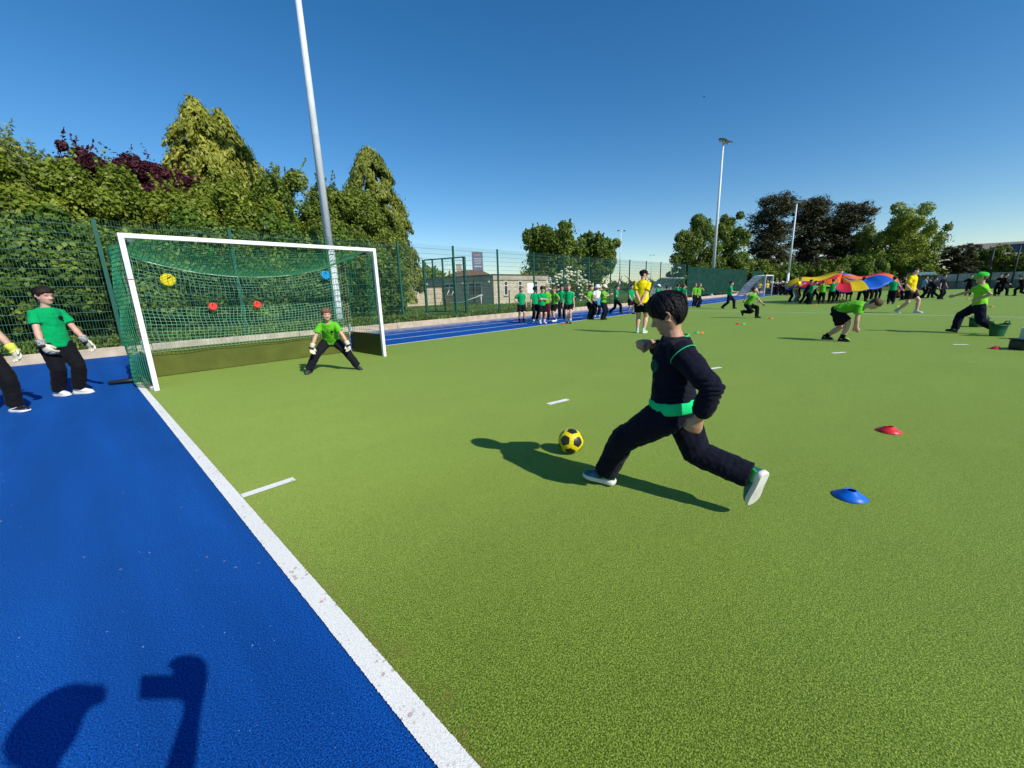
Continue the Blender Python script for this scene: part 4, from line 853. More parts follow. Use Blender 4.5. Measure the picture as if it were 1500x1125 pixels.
# ------------------------------------------------------------------ people
_tmp = bpy.data.scenes.new('tmp_eval'); _vl = _tmp.view_layers[0]
def solid(name, mb, mats, vox, parent, smooth=4, disp=0.0, dscale=0.08, cut=None):
    """fuse everything in mb into one continuous skin"""
    me = mb.mesh(name) if isinstance(mb, MB) else mb
    o = bpy.data.objects.new('tmp', me); _tmp.collection.objects.link(o)
    r = o.modifiers.new('r', 'REMESH'); r.mode = 'VOXEL'; r.voxel_size = vox; r.use_smooth_shade = True
    if smooth: s = o.modifiers.new('s', 'SMOOTH'); s.iterations = smooth; s.factor = 0.5
    if disp:
        t = bpy.data.textures.new('folds', 'CLOUDS'); t.noise_scale = dscale; t.noise_depth = 2
        d = o.modifiers.new('d', 'DISPLACE'); d.texture = t; d.strength = disp; d.mid_level = 0.5; d.texture_coords = 'LOCAL'
        s = o.modifiers.new('s2', 'SMOOTH'); s.iterations = 1
    _vl.update(); dgr = _vl.depsgraph
    out = bpy.data.meshes.new_from_object(o.evaluated_get(dgr)); out.name = name
    bpy.data.objects.remove(o); bpy.data.meshes.remove(me)
    out.materials.clear()
    out.polygons.foreach_set('use_smooth', np.ones(len(out.polygons), bool)); out.polygons.foreach_set('material_index', np.zeros(len(out.polygons), np.int32))
    if cut: cut(out)
    return link(name, out, mats, parent)

def fabric(name, col, var=.10, bs=.25, rough=.85, sheen=.04):
    return mat('fabric_'+name, col, rough, .06, var=var, vscale=9, bump=bs, bscale=26, bdist=.012, sheen=sheen)
def skinmat(name, col):
    if 'skin_'+name in MATS: return MATS['skin_'+name]
    m = mat('skin_'+name, col, .5, .35, var=.07, vscale=25); nt = m.node_tree; p = nt.nodes['Principled BSDF']
    p.inputs['Subsurface Weight'].default_value = .12; p.inputs['Subsurface Radius'].default_value = (.012, .005, .003)
    p.inputs['Subsurface Scale'].default_value = .5
    at = nn(nt, 'ShaderNodeAttribute', attribute_name='lip'); mx = nn(nt, 'ShaderNodeMix', data_type='RGBA')
    src = p.inputs['Base Color'].links[0].from_socket; lk(nt, at.outputs['Fac'], mx.inputs['Factor']); lk(nt, src, mx.inputs['A'])
    mx.inputs['B'].default_value = (col[0]*.85, col[1]*.48, col[2]*.52, 1); lk(nt, mx.outputs['Result'], p.inputs['Base Color'])
    return m
def hairmat(name, col):
    if 'hair_'+name in MATS: return MATS['hair_'+name]
    return mat('hair_'+name, col, .52, .28, var=.45, vscale=45, bump=.9, bscale=120, bdist=.008)
SKIN = {'fair': skinmat('fair', (.56, .33, .23)), 'pink': skinmat('pink', (.60, .34, .25)), 'tan': skinmat('tan', (.46, .25, .145)), 'brown': skinmat('brown', (.20, .095, .05))}
HAIR = {'black': hairmat('black', (.006, .005, .005)), 'brown': hairmat('brown', (.055, .030, .015)), 'light': hairmat('light', (.17, .105, .052)), 'dark': hairmat('dark', (.018, .012, .009)), 'ginger': hairmat('ginger', (.14, .05, .018))}
F = dict(emerald=fabric('emerald', (.002, .32, .10)), lime=fabric('lime', (.115, .44, .022)), navy=fabric('navy', (.0085, .010, .021), sheen=.03), black=fabric('black', (.0085, .0085, .011), sheen=.03), charcoal=fabric('charcoal', (.012, .0125, .017), sheen=.03),
         yellow=fabric('yellow', (.80, .62, .006)), grey=fabric('grey', (.20, .22, .25)), white=fabric('white', (.74, .74, .74)), blue=fabric('sky_blue', (.22, .36, .50)), denim=fabric('grey_denim', (.20, .24, .29)),
         green=fabric('belt_green', (.010, .58, .19)), maroon=fabric('maroon', (.09, .012, .015)), cyan=fabric('cyan', (.04, .34, .60)), limecap=fabric('lime_cap', (.05, .58, .05)), bright=fabric('bright_lime', (.20, .60, .03)))
SH = dict(black=mat('shoe_black', (.014, .014, .016), .4, .4, var=.1), white=mat('shoe_white', (.72, .72, .72), .45, .4), dgrey=mat('shoe_dark_grey', (.05, .055, .06), .5, .3), mint=mat('shoe_mint', (.30, .66, .55), .5, .3), teal=mat('shoe_teal', (.010, .10, .12), .45, .4, var=.75, vscale=16), neon=mat('shoe_neon_green', (.05, .62, .08), .45, .4), sole=mat('shoe_sole', (.70, .66, .59), .6, .3, var=.12), blacksole=mat('dark_sole', (.03, .03, .03), .6), pale=mat('shoe_pale_blue', (.50, .58, .64), .5, .3))
M_glove = mat('pale_glove', (.62, .58, .44), .6, .3, var=.12, vscale=30, bump=.2, bscale=80); M_cuff = mat('patterned_cuff', (.30, .30, .29), .7, .2, var=.9, vscale=60); M_cuffb = mat('black_cuff', (.015, .015, .017), .6)
M_eye = mat('eye_white', (.50, .48, .46), .2, .5); M_iris = mat('dark_iris', (.018, .010, .007), .15, .6)

def interp(tab, x):
    if x <= tab[0][0]: return tab[0][1]
    for (a, u), (b, v) in zip(tab[:-1], tab[1:]):
        if x <= b:
            k = (x-a)/(b-a); k = k*k*(3-2*k) if False else k
            return u+(v-u)*k
    return tab[-1][1]
HT = dict(xf=[(0,.24),(.05,.345),(.12,.375),(.2,.372),(.3,.372),(.42,.37),(.52,.372),(.6,.395),(.7,.40),(.8,.365),(.9,.26),(.96,.16),(1,.0)],
          xb=[(0,.02),(.06,.06),(.15,.16),(.25,.27),(.35,.36),(.45,.42),(.55,.46),(.68,.48),(.78,.455),(.88,.37),(.96,.20),(1,.0)],
          w=[(0,.11),(.05,.185),(.12,.235),(.2,.272),(.3,.302),(.4,.325),(.5,.345),(.6,.36),(.7,.36),(.8,.33),(.9,.24),(.96,.145),(1,.0)])
def g_(x, s): return math.exp(-(x/s)**2*.5)
def head_pt(t, a, feat=1.0):
    """point of the head surface (units of head height), t chin->crown, a azimuth from the face"""
    ca, sa = math.cos(a), math.sin(a); aa = abs(math.atan2(sa, ca))
    xf, xb, w = interp(HT['xf'], t), interp(HT['xb'], t), interp(HT['w'], t)
    x = (xf if ca > 0 else xb)*ca; y = w*math.copysign(abs(sa)**.88, sa)
    if feat:
        n = 0
        if t < .57 and t > .30: n = .140*g_(aa, .13+.05*(t < .42))*(max(0, min(1, (.58-t)/.20))**1.2)*max(0, min(1, (t-.305)/.045))
        d = n - .034*g_(aa-.42, .20)*g_(t-.505, .05) + .014*g_(aa-.35, .3)*g_(t-.585, .03) + .016*g_(aa-.75, .25)*g_(t-.37, .07)
        d += .024*g_(aa, .24)*g_(t-.232, .026) - .016*g_(aa, .30)*g_(t-.228, .0075) - .012*g_(aa, .2)*g_(t-.165, .02) + .012*g_(aa, .25)*g_(t-.09, .04)
        d -= .012*g_(aa-.30, .08)*g_(t-.33, .03)
        k = 1+d*feat/max(.12, math.hypot(x, y)); x *= k; y *= k
    return V((x, y, t-.5))
def head_mb(mb, T, n=48, nt_=56, fn=None):
    vs = []; fs = []
    for i in range(nt_+1):
        t = i/nt_; t = .5-.5*math.cos(math.pi*t)*1.0
        for j in range(n):
            a = 2*math.pi*j/n; p = fn(t, a) if fn else head_pt(t, a); vs.append(T @ p)
    for i in range(nt_):
        for j in range(n): fs.append((i*n+j, i*n+(j+1) % n, (i+1)*n+(j+1) % n, (i+1)*n+j))
    fs.append(tuple(range(n-1, -1, -1))); fs.append(tuple(nt_*n+j for j in range(n)))
    mb.add(vs, fs, 0, True)
HAIRLINE = {'short': [(0,.74),(.5,.74),(.8,.66),(1.1,.62),(1.35,.50),(1.55,.52),(1.75,.56),(2.05,.34),(2.4,.20),(3.15,.17)],
            'fringe': [(0,.60),(.5,.60),(.85,.58),(1.1,.52),(1.3,.42),(1.5,.47),(1.75,.54),(2.0,.32),(2.4,.17),(3.15,.14)],
            'bowl': [(0,.625),(.45,.615),(.8,.575),(1.05,.50),(1.25,.44),(1.42,.415),(1.55,.50),(1.8,.53),(2.0,.36),(2.35,.20),(3.15,.15)],
            'quiff': [(0,.72),(.5,.71),(.85,.66),(1.1,.60),(1.35,.46),(1.55,.52),(1.75,.56),(2.05,.34),(2.4,.20),(3.15,.17)]}
def hair_fn(style, th):
    tab = HAIRLINE[style]
    def fn(t, a):
        p = head_pt(t, a, 0); aa = abs((a+math.pi) % (2*math.pi)-math.pi)
        h = interp(tab, aa) + .012*noise.noise(V((a*9, 1.7, 3.1)))
        k = max(-1, min(1, (t-h)/.03)); k = .5*k+.5; k = k*k*(3-2*k); g2 = max(0, min(1, (t-h)/.26)); g2 = .38+.62*g2*(2-g2)
        st = noise.noise(V((math.cos(a)*7, math.sin(a)*7, t*1.6+4)))*.6+noise.noise(V((math.cos(a)*17, math.sin(a)*17, t*3+9)))*.4
        top = 1.0+.45*max(0, (t-.55)/.45)*(1 if style != 'short' else .6); back = 1.0
        fr_ = 1-.62*g_(aa, .75)*max(0, min(1, (.92-t)/.2))
        off = -.022+(.022+th*top*g2*fr_*(1+.75*st))*k
        if style == 'quiff': off += .05*k*g_(aa, .7)*g_(t-.82, .1)
        c = V((0, 0, .12)); d = (p-c); d = d.normalized() if d.length > 1e-6 else V((0, 0, 1))
        return p+d*off
    return fn

def ik(a, target, l1, l2, pole):
    d = target-a; L = d.length
    if L > (l1+l2)*.999: d = d.normalized()*(l1+l2)*.999; L = d.length
    u = d.normalized(); x = (l1*l1-l2*l2+L*L)/(2*L); h = math.sqrt(max(0, l1*l1-x*x))
    p = V(pole)-u*V(pole).dot(u); p = p.normalized() if p.length > 1e-6 else V((0, 0, 1))
    return a+u*x+p*h, a+d
def hand(mb, wr, d, pn, L, thumb, curl=.35, spread=.5, fat=1.0, tcurl=None):
    """palm, four bent fingers and a thumb; d = finger direction, pn = direction the palm faces, thumb = side the thumb is on"""
    d = d.normalized(); pn = (pn-d*pn.dot(d)).normalized(); s = (thumb-d*thumb.dot(d)-pn*thumb.dot(pn)).normalized()
    P0 = wr-d*.05*L; P1 = wr+d*.48*L
    mb.loft([P0, wr+d*.12*L, wr+d*.30*L, P1, P1+d*.04*L], [(.13*L*fat, .10*L*fat), (.18*L*fat, .12*L*fat), (.23*L*fat, .12*L*fat), (.225*L*fat, .09*L*fat), (.18*L*fat, .06*L*fat)], 12, side=s)
    for i, (o, ln) in enumerate(((.175, .42), (.06, .47), (-.055, .44), (-.165, .34))):
        b = wr+d*(.46-.02*abs(i-1))*L+s*o*L*fat; dirr = (d+s*(o*spread*.9)).normalized(); c = curl*(1+.08*(i-1)); pts = [b]; ang = 0
        for seg, bend in ((.46, 1.25), (.31, 1.55), (.24, 1.05)):
            ang += c*bend; v = dirr*math.cos(ang)+pn*math.sin(ang); pts.append(pts[-1]+v*ln*L*seg)
        r_ = .062*L*fat*(.86 if i == 3 else 1); mb.loft(pts, [(r_*1.05, r_*1.05), (r_, r_), (r_*.9, r_*.9), (r_*.66, r_*.66)], 8, side=s)
    tc = curl if tcurl is None else tcurl
    b = wr+d*.14*L+s*.14*L*fat; v1 = (d*.62+s*.72*(1-.55*tc)+pn*(.2+.6*tc)).normalized(); v2 = (d*(.85-.2*tc)+s*(.42-1.0*tc)+pn*(.15+.75*tc)).normalized()
    mb.loft([b-v1*.03*L, b+v1*.19*L, b+v1*.19*L+v2*.15*L, b+v1*.19*L+v2*.27*L], [(.085*L*fat,)*2, (.073*L*fat,)*2, (.066*L*fat,)*2, (.045*L*fat,)*2], 8, side=pn)
def wrinkle(o, spots):
    """pushes cloth into creases: spots = (centre, axis, reach, spacing, depth)"""
    me = o.data; nrm = [v.normal.copy() for v in me.vertices]
    for v, n_ in zip(me.vertices, nrm):
        d = 0.0
        for c, ax, rch, lam, amp in spots:
            q = v.co-c; w = math.exp(-(q.length/rch)**2)
            if w < .03: continue
            s_ = q.dot(ax); r_ = q-ax*s_; k = noise.noise(v.co*9.0+c*5)*1.6
            d += amp*w*(abs(math.sin(math.pi*(s_+r_.x*.45-r_.y*.35+r_.z*.3)/lam+k*2))**.7*2-1.1)
        v.co += n_*d
    me.update()
def blend(a, b, k): return a+(b-a)*k
def shoe(par, name, ank, yaw, pitch, L, up_m, sole_m, heel_m=None, toe_bend=0.0, roll=0.0):
    """ank = ankle joint; foot frame yawed and pitched about it (pitch>0: toes down)"""
    Mx = Matrix.Translation(ank) @ Matrix.Rotation(yaw, 4, 'Z') @ Matrix.Rotation(pitch, 4, 'Y') @ Matrix.Rotation(roll, 4, 'X')
    st = [(-.30,.00,.0), (-.285,.105,.20), (-.22,.14,.30), (-.10,.15,.36), (.03,.148,.345), (.18,.165,.275), (.34,.185,.21), (.50,.182,.165), (.61,.145,.13), (.675,.085,.085), (.70,.00,.03)]
    z0 = -.285*L; mb = MB(); n = 13; vs = []; fs = []; mi = []
    for (x, w, h) in st:
        for j in range(n):
            q = math.pi*j/(n-1); vs.append(Mx @ V((x*L, w*L*math.cos(q)*(1-.10*math.sin(q)), z0+.085*L+(h*L)*math.sin(q)**.8)))
    for i in range(len(st)-1):
        for j in range(n-1): fs.append((i*n+j, i*n+j+1, (i+1)*n+j+1, (i+1)*n+j)); mi.append(1 if (heel_m and 1 <= i <= 3 and (j < 4 or j > n-6)) else 0)
    for i in range(len(st)-1): fs.append((i*n, (i+1)*n, (i+1)*n+n-1, i*n+n-1)); mi.append(0)
    mb.add(vs, fs, 0, True); mb.mi = mi
    mb.loft([Mx @ V((-.09*L, 0, z0+.30*L)), Mx @ V((-.075*L, 0, z0+.42*L)), Mx @ V((-.06*L, 0, z0+.50*L))], [(.125*L, .17*L), (.118*L, .15*L), (.112*L, .14*L)], 14, side=Mx.to_3x3() @ V((0, 1, 0)))
    s = mb.build(name, [up_m]+([heel_m] if heel_m else []), par); sd = s.modifiers.new('sub', 'SUBSURF'); sd.levels = 1; sd.render_levels = 1
    mb = MB(); vs = []; fs = []; N = 36; out = []
    ol = [(-.315,.0), (-.30,.10), (-.24,.150), (-.10,.158), (.03,.150), (.18,.168), (.34,.195), (.50,.196), (.62,.162), (.69,.098), (.722,.0)]
    outline = [(x, w) for x, w in ol]+[(x, -w) for x, w in reversed(ol[1:-1])]
    levels = [(-.012, .965), (.0, 1.0), (.05, 1.02), (.085, .98), (.105, .93)]
    k = len(outline); cx = .2
    for (z, sc) in levels:
        for (x, w) in outline:
            zz = z + (.035 if x < -.05 and z > .04 else 0) + (.03*max(0, (x-.45)/.27)**2 if z < .03 else 0)
            vs.append(Mx @ V(((cx+(x-cx)*sc)*L, w*sc*L, z0+zz*L)))
    for i in range(len(levels)-1):
        for j in range(k): fs.append((i*k+j, i*k+(j+1) % k, (i+1)*k+(j+1) % k, (i+1)*k+j))
    mb.add(vs, fs, 0, True); mb.add(vs[:k], [tuple(range(k))], 0, False); mb.add(vs[-k:], [tuple(reversed(range(k)))], 0, False); so_ = mb.build('sole', sole_m, s)
    return s, Mx

def person(label, loc, yaw, S, pose, fit, vox=.014, group=None, detail=0):
    """one person: skinned body with clothes, hair and shoes as children. pose lengths are in units of the standing height S unless pose['abs']"""
    u = 1.0 if pose.get('abs') else S
    def PV(k, d): return V(pose.get(k, d))*u
    adult = fit.get('adult', False)
    kS = S
    Pv = PV('P', (0, 0, .50)); lean = V(pose.get('lean', (0.03, 0, 1))).normalized()
    hy = Matrix.Rotation(R(pose.get('hip', 0)), 3, 'Z') @ V((0, 1, 0)); sy = Matrix.Rotation(R(pose.get('tw', 0)), 3, 'Z') @ V((0, 1, 0)); sy = (sy-lean*sy.dot(lean)).normalized(); sy = (sy+lean*pose.get('shr', 0)).normalized()
    hy = (hy-lean*hy.dot(lean)*.5).normalized()
    tl = .325*kS; N = Pv+lean*tl; bulk = fit.get('bulk', 1.0)
    front = sy.cross(lean).normalized()
    sp = pose.get('curve', .0)
    def spine(s): return Pv+lean*(s*kS)-front*(sp*kS*math.sin(math.pi*max(0, min(1, s/.325))))
    hh = (.128 if adult else .152)*kS*fit.get('head', 1.0)
    hyaw, hpit, hrol = [R(q) for q in pose.get('head', (0, 5, 0))]
    hR = Matrix.Rotation(hyaw, 3, 'Z') @ Matrix.Rotation(hpit, 3, 'Y') @ Matrix.Rotation(hrol, 3, 'X')
    hup = hR @ V((0, 0, 1)); nd = (lean*.6+hup*.4+hR @ V((.25, 0, 0))).normalized()
    HC = N+nd*(.030*kS)+hup*(.50*hh)+hR @ V((.04*hh, 0, 0))
    if 'HC' in pose: HC = PV('HC', 0)
    TH = Matrix.Translation(HC) @ hR.to_4x4() @ Matrix.Scale(hh, 4)
    shw = (.091 if not adult else .097)*kS; 
    J = {}
    for s, k in ((1, 'L'), (-1, 'R')):
        J['hip'+k] = Pv+hy*(s*.052*kS)-lean*(.012*kS)
        J['sh'+k] = PV('S'+k, 0) if 'S'+k in pose else spine(.272 if not adult else .268)+sy*(s*shw)
        ft = PV('F'+k, (0, s*.065, .045))
        kn, an = ik(J['hip'+k], ft, .247*kS, .232*kS, pose.get('K'+k, (1, s*.12, 0)))
        if 'kn'+k in pose: kn = PV('kn'+k, 0)
        J['kn'+k], J['an'+k] = kn, an
        wt = PV('H'+k, (.03, s*.15, .47))
        el, wr = ik(J['sh'+k], wt, .160*kS, .140*kS, pose.get('E'+k, (-1, s*.5, -.2)))
        if 'el'+k in pose: el = PV('el'+k, 0)
        J['el'+k], J['wr'+k] = el, wr
    sk = SKIN[fit.get('skin', 'fair')]
    # ---- body
    mb = MB()
    TR = [(-.055,.062,.060), (-.02,.088,.070), (.03,.086,.066), (.10,.074,.056), (.17,.080,.062), (.235,.088,.066), (.275,.080,.060), (.305,.052,.046), (.325,.036,.038)]
    def torso(mb, sc, add, rows, lo=-1, hi=9, sx=1.0):
        rows = [r_ for r_ in rows if lo <= r_[0] <= hi]; pts = [spine(r_[0]) for r_ in rows]
        mb.loft(pts, [((a*sc*bulk+add)*kS, (b*sc*bulk+add*sx)*kS) for _, a, b in rows], 22, sides=[blend(hy, sy, max(0, min(1, r_[0]/.28))) for r_ in rows])
    torso(mb, .92, 0, TR)
    nb = N-lean*.03*kS; mb.loft([nb, blend(nb, HC, .45), HC+hR @ V((-.06*hh, 0, -.12*hh))], [(.036*kS*bulk, .038*kS*bulk), (.031*kS*bulk, .034*kS*bulk), (.030*kS*bulk, .036*kS*bulk)], 14, side=sy)
    head_mb(mb, TH, 44 if detail else 28, 52 if detail else 26)
    for s in (-1, 1):      # ears
        E = TH @ Matrix.Translation((-.03, s*.348, -.035)) @ Matrix.Rotation(s*R(-24), 4, 'Z') @ Matrix.Rotation(R(-10), 4, 'Y')
        ring = [E @ V((.082*math.cos(q)-.005, s*(.03+.014*math.sin(q)), .128*math.sin(q))) for q in [R(d_) for d_ in range(-110, 215, 25)]]
        mb.loft(ring, [(.026*hh, .026*hh)]*len(ring), 8); mb.ball(E @ V((0, 0, 0)), (.062*hh, .022*hh, .10*hh), 6, M=E.to_3x3().normalized())
    for s, k in ((1, 'L'), (-1, 'R')):
        a, b, c = J['sh'+k], J['el'+k], J['wr'+k]; q = .9*bulk*kS
        mb.loft([a-(b-a)*.05, blend(a, b, .25), blend(a, b, .65), b, blend(b, c, .3), blend(b, c, .75), c, c+(c-b).normalized()*.012*kS], [(.036*q,)*2, (.034*q,)*2, (.029*q,)*2, (.027*q,)*2, (.029*q,)*2, (.022*q,)*2, (.019*q, .019*q), (.019*q, .019*q)], 12)
        pd_ = V(pose.get('pn'+k, (0, -s, 0))); td = V(pose.get('th'+k, (1, 0, .2))); hd = V(pose['hd'+k]) if 'hd'+k in pose else (c-b)
        if fit.get('gloves') != True: hand(mb, c, hd, pd_, .105*kS*fit.get('hand', 1.0)*(1.0 if not adult else 1.02), td, pose.get('cu'+k, .35), fat=1.08 if not adult else 1.0)
        a, b, c = J['hip'+k], J['kn'+k], J['an'+k]
        mb.loft([a+(a-b)*.03, blend(a, b, .25), blend(a, b, .7), b, blend(b, c, .12), blend(b, c, .35), blend(b, c, .75), c, c+(c-b)*.06], [(.058*q, .062*q), (.060*q, .062*q), (.048*q,)*2, (.041*q, .043*q), (.038*q,)*2, (.043*q,)*2, (.030*q,)*2, (.026*q,)*2, (.026*q,)*2], 14)
    def lips(me):
        if detail < 1: return
        inv_ = TH.inverted(); at = me.attributes.new('lip', 'FLOAT', 'POINT'); vals = np.zeros(len(me.vertices))
        for i, v in enumerate(me.vertices):
            p = inv_ @ v.co
            if p.x > .2 and -.34 < p.z < -.2: vals[i] = max(0, min(1, 1.25-abs(p.z+.270)/.032))*max(0, min(1, 2.2-abs(p.y)/.065))*(p.x > .25)
        at.data.foreach_set('value', vals)
    body = solid('person', mb, sk, vox, None, 3 if detail else 2, cut=lips)
    body.location = (loc[0], loc[1], loc[2] if len(loc) > 2 else 0.006); body.rotation_euler = (0, 0, R(yaw)); tag(body, label, 'person', group)
    # ---- top
    tc = fit.get('top', 'emerald'); tm = F[tc] if isinstance(tc, str) else tc; long_ = fit.get('long', False); hem = pose.get('hem', fit.get('hem', -.015))
    mb = MB(); fold = fit.get('fold', .012)*kS; lz = fit.get('loose', 1.0)
    SR = [(hem-.001,.094,.074), (hem+.012,.099,.079), (.06,.095,.075), (.12,.090,.071), (.17,.090,.071), (.235,.093,.073), (.272,.087,.066), (.298,.068,.056), (.322,.047,.046)]
    torso(mb, 1.0, .008*lz, SR)
    for s, k in ((1, 'L'), (-1, 'R')):
        a, b, c = J['sh'+k], J['el'+k], J['wr'+k]; q = bulk*kS*lz**.5; ins = a-sy*(s*.045*kS)+lean*.010*kS
        e_ = fit.get('cuff_at', .93)
        if long_: mb.loft([ins, a, blend(a, b, .3), blend(a, b, .75), b, blend(b, c, .3), blend(b, c, .72), blend(b, c, e_-.03), blend(b, c, e_)], [(.045*q,)*2, (.050*q,)*2, (.047*q,)*2, (.045*q,)*2, (.043*q,)*2, (.040*q,)*2, (.036*q,)*2, (.030*q,)*2, (.026*q,)*2], 14)
        else:
            mb.loft([ins, a, blend(a, b, .3), blend(a, b, .62), blend(a, b, .66)], [(.036*q,)*2, (.042*q,)*2, (.0425*q,)*2, (.047*q,)*2, (.046*q,)*2], 14)
    shirt = solid('sweatshirt' if long_ else 'shirt', mb, tm, vox*1.05, body, 9 if detail else 5, disp=fold*1.3, dscale=.075*kS/1.3)
    cm = fit.get('collar', tm); cm = F[cm] if isinstance(cm, str) else cm
    mb = MB(); cn = N-lean*.012*kS+front*.004*kS; rg = []
    for i in range(25):
        q = 2*math.pi*i/24; rg.append(cn+(sy*(.045*kS*math.cos(q))+front*(.049*kS*math.sin(q)))*bulk**1.4-lean*(.016*kS*(math.sin(q)+.1)))
    mb.loft(rg, [(.0055*kS*fit.get('collar_w', 1), .008*kS*fit.get('collar_w', 1))]*25, 6); col_ = mb.build('collar', cm, body)
    if detail and not long_:     # polo flaps
        mb = MB()
        for s in (1, -1):
            p0 = cn+front*.049*kS-lean*.018*kS+sy*(s*.004*kS); p1 = cn+sy*(s*.046*kS)+lean*.004*kS; p2 = p1+front*.014*kS+sy*s*.014*kS-lean*.022*kS; p3 = p0+front*.010*kS-lean*.026*kS+sy*(s*.022*kS)
            th_ = front*.003*kS; mb.add([p0, p1, p2, p3, p0+th_, p1+th_, p2+th_, p3+th_], [(0,1,2,3), (7,6,5,4), (0,4,5,1), (1,5,6,2), (2,6,7,3), (3,7,4,0)])
        mb.build('collar_flap', cm, col_)
        mb = MB()
        for i in range(2): mb.ball(spine(.262-.03*i)+front*(.082*bulk)*kS, .005*kS, 5)
        mb.build('button', cm, shirt)
        mb = MB(); mb.loft([spine(.225)+front*.080*kS*bulk+sy*.045*kS, spine(.225)+front*.0835*kS*bulk+sy*.0445*kS], [(.016*kS, .019*kS)]*2, 14, side=sy); mb.build('badge', F['navy'], shirt)
    # ---- bottoms
    bc = fit.get('bottom', 'black'); bm_ = F[bc] if isinstance(bc, str) else bc; shorts = fit.get('shorts', False)
    mb = MB(); BR_ = [(-.062,.050,.056), (-.045,.078,.070), (-.02,.092,.073), (.02,.091,.069), (.05,.086,.066), (.062,.082,.062)]
    torso(mb, 1.0, .005, BR_)
    for s, k in ((1, 'L'), (-1, 'R')):
        a, b, c = J['hip'+k], J['kn'+k], J['an'+k]; q = bulk*kS*fit.get('baggy', 1.0)
        if shorts:
            e = fit.get('slen', .80); mb.loft([a+(a-b)*.08, blend(a, b, .15), blend(a, b, .5), blend(a, b, e-.03), blend(a, b, e)], [(.060*q, .066*q), (.067*q, .070*q), (.067*q, .067*q), (.067*q, .067*q), (.064*q, .064*q)], 14)
        else:
            mb.loft([a+(a-b)*.08, blend(a, b, .2), blend(a, b, .65), b, blend(b, c, .2), blend(b, c, .6), blend(b, c, .88), blend(b, c, .97), blend(b, c, .985)], [(.060*q, .066*q), (.066*q, .068*q), (.058*q,)*2, (.054*q,)*2, (.052*q,)*2, (.049*q,)*2, (.048*q,)*2, (.047*q, .050*q), (.044*q,)*2], 14)
    legs = solid('shorts' if shorts else 'trousers', mb, bm_, vox*1.05, body, 4 if detail else 2, disp=fold*1.35, dscale=.07*kS/1.3)
    # ---- shoes and socks
    um, sm2, hm = fit.get('shoes', (SH['black'], SH['blacksole'], None))
    for s, k in ((1, 'L'), (-1, 'R')):
        fy = R(pose.get('fy'+k, s*10)); fp = R(pose.get('fp'+k, 0)); fr = R(pose.get('fr'+k, 0))
        sh_, Mx = shoe(body, 'shoe', J['an'+k], fy, fp, .152*kS*fit.get('foot', 1.0), um, sm2, hm, roll=fr)
        if detail:
            L_ = .152*kS*fit.get('foot', 1.0); mb = MB()
            for i in range(4):
                xx = .03+.085*i; zz = -.285+.085+(.352-.062*i)+.012; ww = .085-.006*i
                mb.loft([Mx @ V((xx*L_, -ww*L_, (zz-.035)*L_)), Mx @ V((xx*L_, 0, zz*L_)), Mx @ V((xx*L_, ww*L_, (zz-.035)*L_))], [(.012*L_, .010*L_)]*3, 6)
            mb.build('lace', fit.get('lace', SH['white']), sh_)
        if fit.get('mark') and detail:
            L_ = .152*kS*fit.get('foot', 1.0); mb = MB(); pts = [V((-.16, 0, .11)), V((-.02, 0, .075)), V((.10, 0, .085)), V((.30, 0, .155))]; w_ = [.012, .030, .026, .006]
            for sd_ in (-1, 1): mb.loft([Mx @ V((p.x*L_, sd_*(.150+.02*(p.x > 0))*L_*(1.0 if p.x < .25 else .9), (p.z-.185)*L_)) for p in pts], [(w*L_, .012*L_) for w in w_], 8, side=Mx.to_3x3() @ V((0, .3, 1)))
            mb.build('shoe_mark', SH['white'], sh_)
        sc = fit.get('sock')
        if sc:
            a, c = J['kn'+k], J['an'+k]; h_ = fit.get('sockh', .32); mb = MB(); q = bulk*kS
            mb.loft([c, blend(c, a, h_*.5), blend(c, a, h_*.95), blend(c, a, h_)], [(.028*q,)*2, (.0295*q,)*2, (.0345*q,)*2, (.031*q,)*2], 12); mb.build('sock', F[sc], body)
    # ---- hair / hats
    hs_ = fit.get('hair', ('brown', 'short', .055))
    if hs_:
        hf = hair_fn(hs_[1], hs_[2]); mb = MB(); head_mb(mb, TH, 72 if detail else 36, 56 if detail else 28, hf)
        if detail:     # locks of hair lying over the scalp
            rr_ = random.Random(3); tab = HAIRLINE[hs_[1]]
            for i in range(2600):
                a = rr_.uniform(-math.pi, math.pi); t0 = 1-rr_.random()**.8*.75; h0 = interp(tab, abs(a))
                if t0 < h0+.03: continue
                ln = rr_.uniform(.10, .22); lift = rr_.uniform(.004, .022); sw = rr_.uniform(-.18, .18); ps = []
                for q in (0, .5, 1):
                    tt = max(t0-ln*q, h0-.035); p = hf(min(.985, tt), a+sw*q); d = (p-V((0, 0, .1))).normalized(); ps.append(TH @ (p+d*(lift*(.3+q))))
                wv = (ps[2]-ps[0]).cross(ps[1]-TH @ V((0, 0, .1)))
                if wv.length < 1e-9: continue
                wv = wv.normalized()*(.0085*hh)
                mb.add([ps[0]-wv*.6, ps[0]+wv*.6, ps[1]+wv, ps[1]-wv, ps[2]+wv*.15, ps[2]-wv*.15], [(0,1,2,3), (3,2,4,5)], 0, True)
        mb.build('hair', HAIR[hs_[0]], body)
        if len(hs_) > 3:      # long hair down the back
            mb = MB(); b0 = TH @ V((-.36, 0, .1)); mb.loft([b0, TH @ V((-.50, 0, -.2)), TH @ V((-.50, 0, -.65)), TH @ V((-.42, 0, -1.1))], [(.20*hh, .12*hh), (.20*hh, .13*hh), (.15*hh, .10*hh), (.03*hh, .03*hh)], 10, side=hR @ V((0, 1, 0))); mb.build('ponytail', HAIR[hs_[0]], body)
    hat = fit.get('hat')
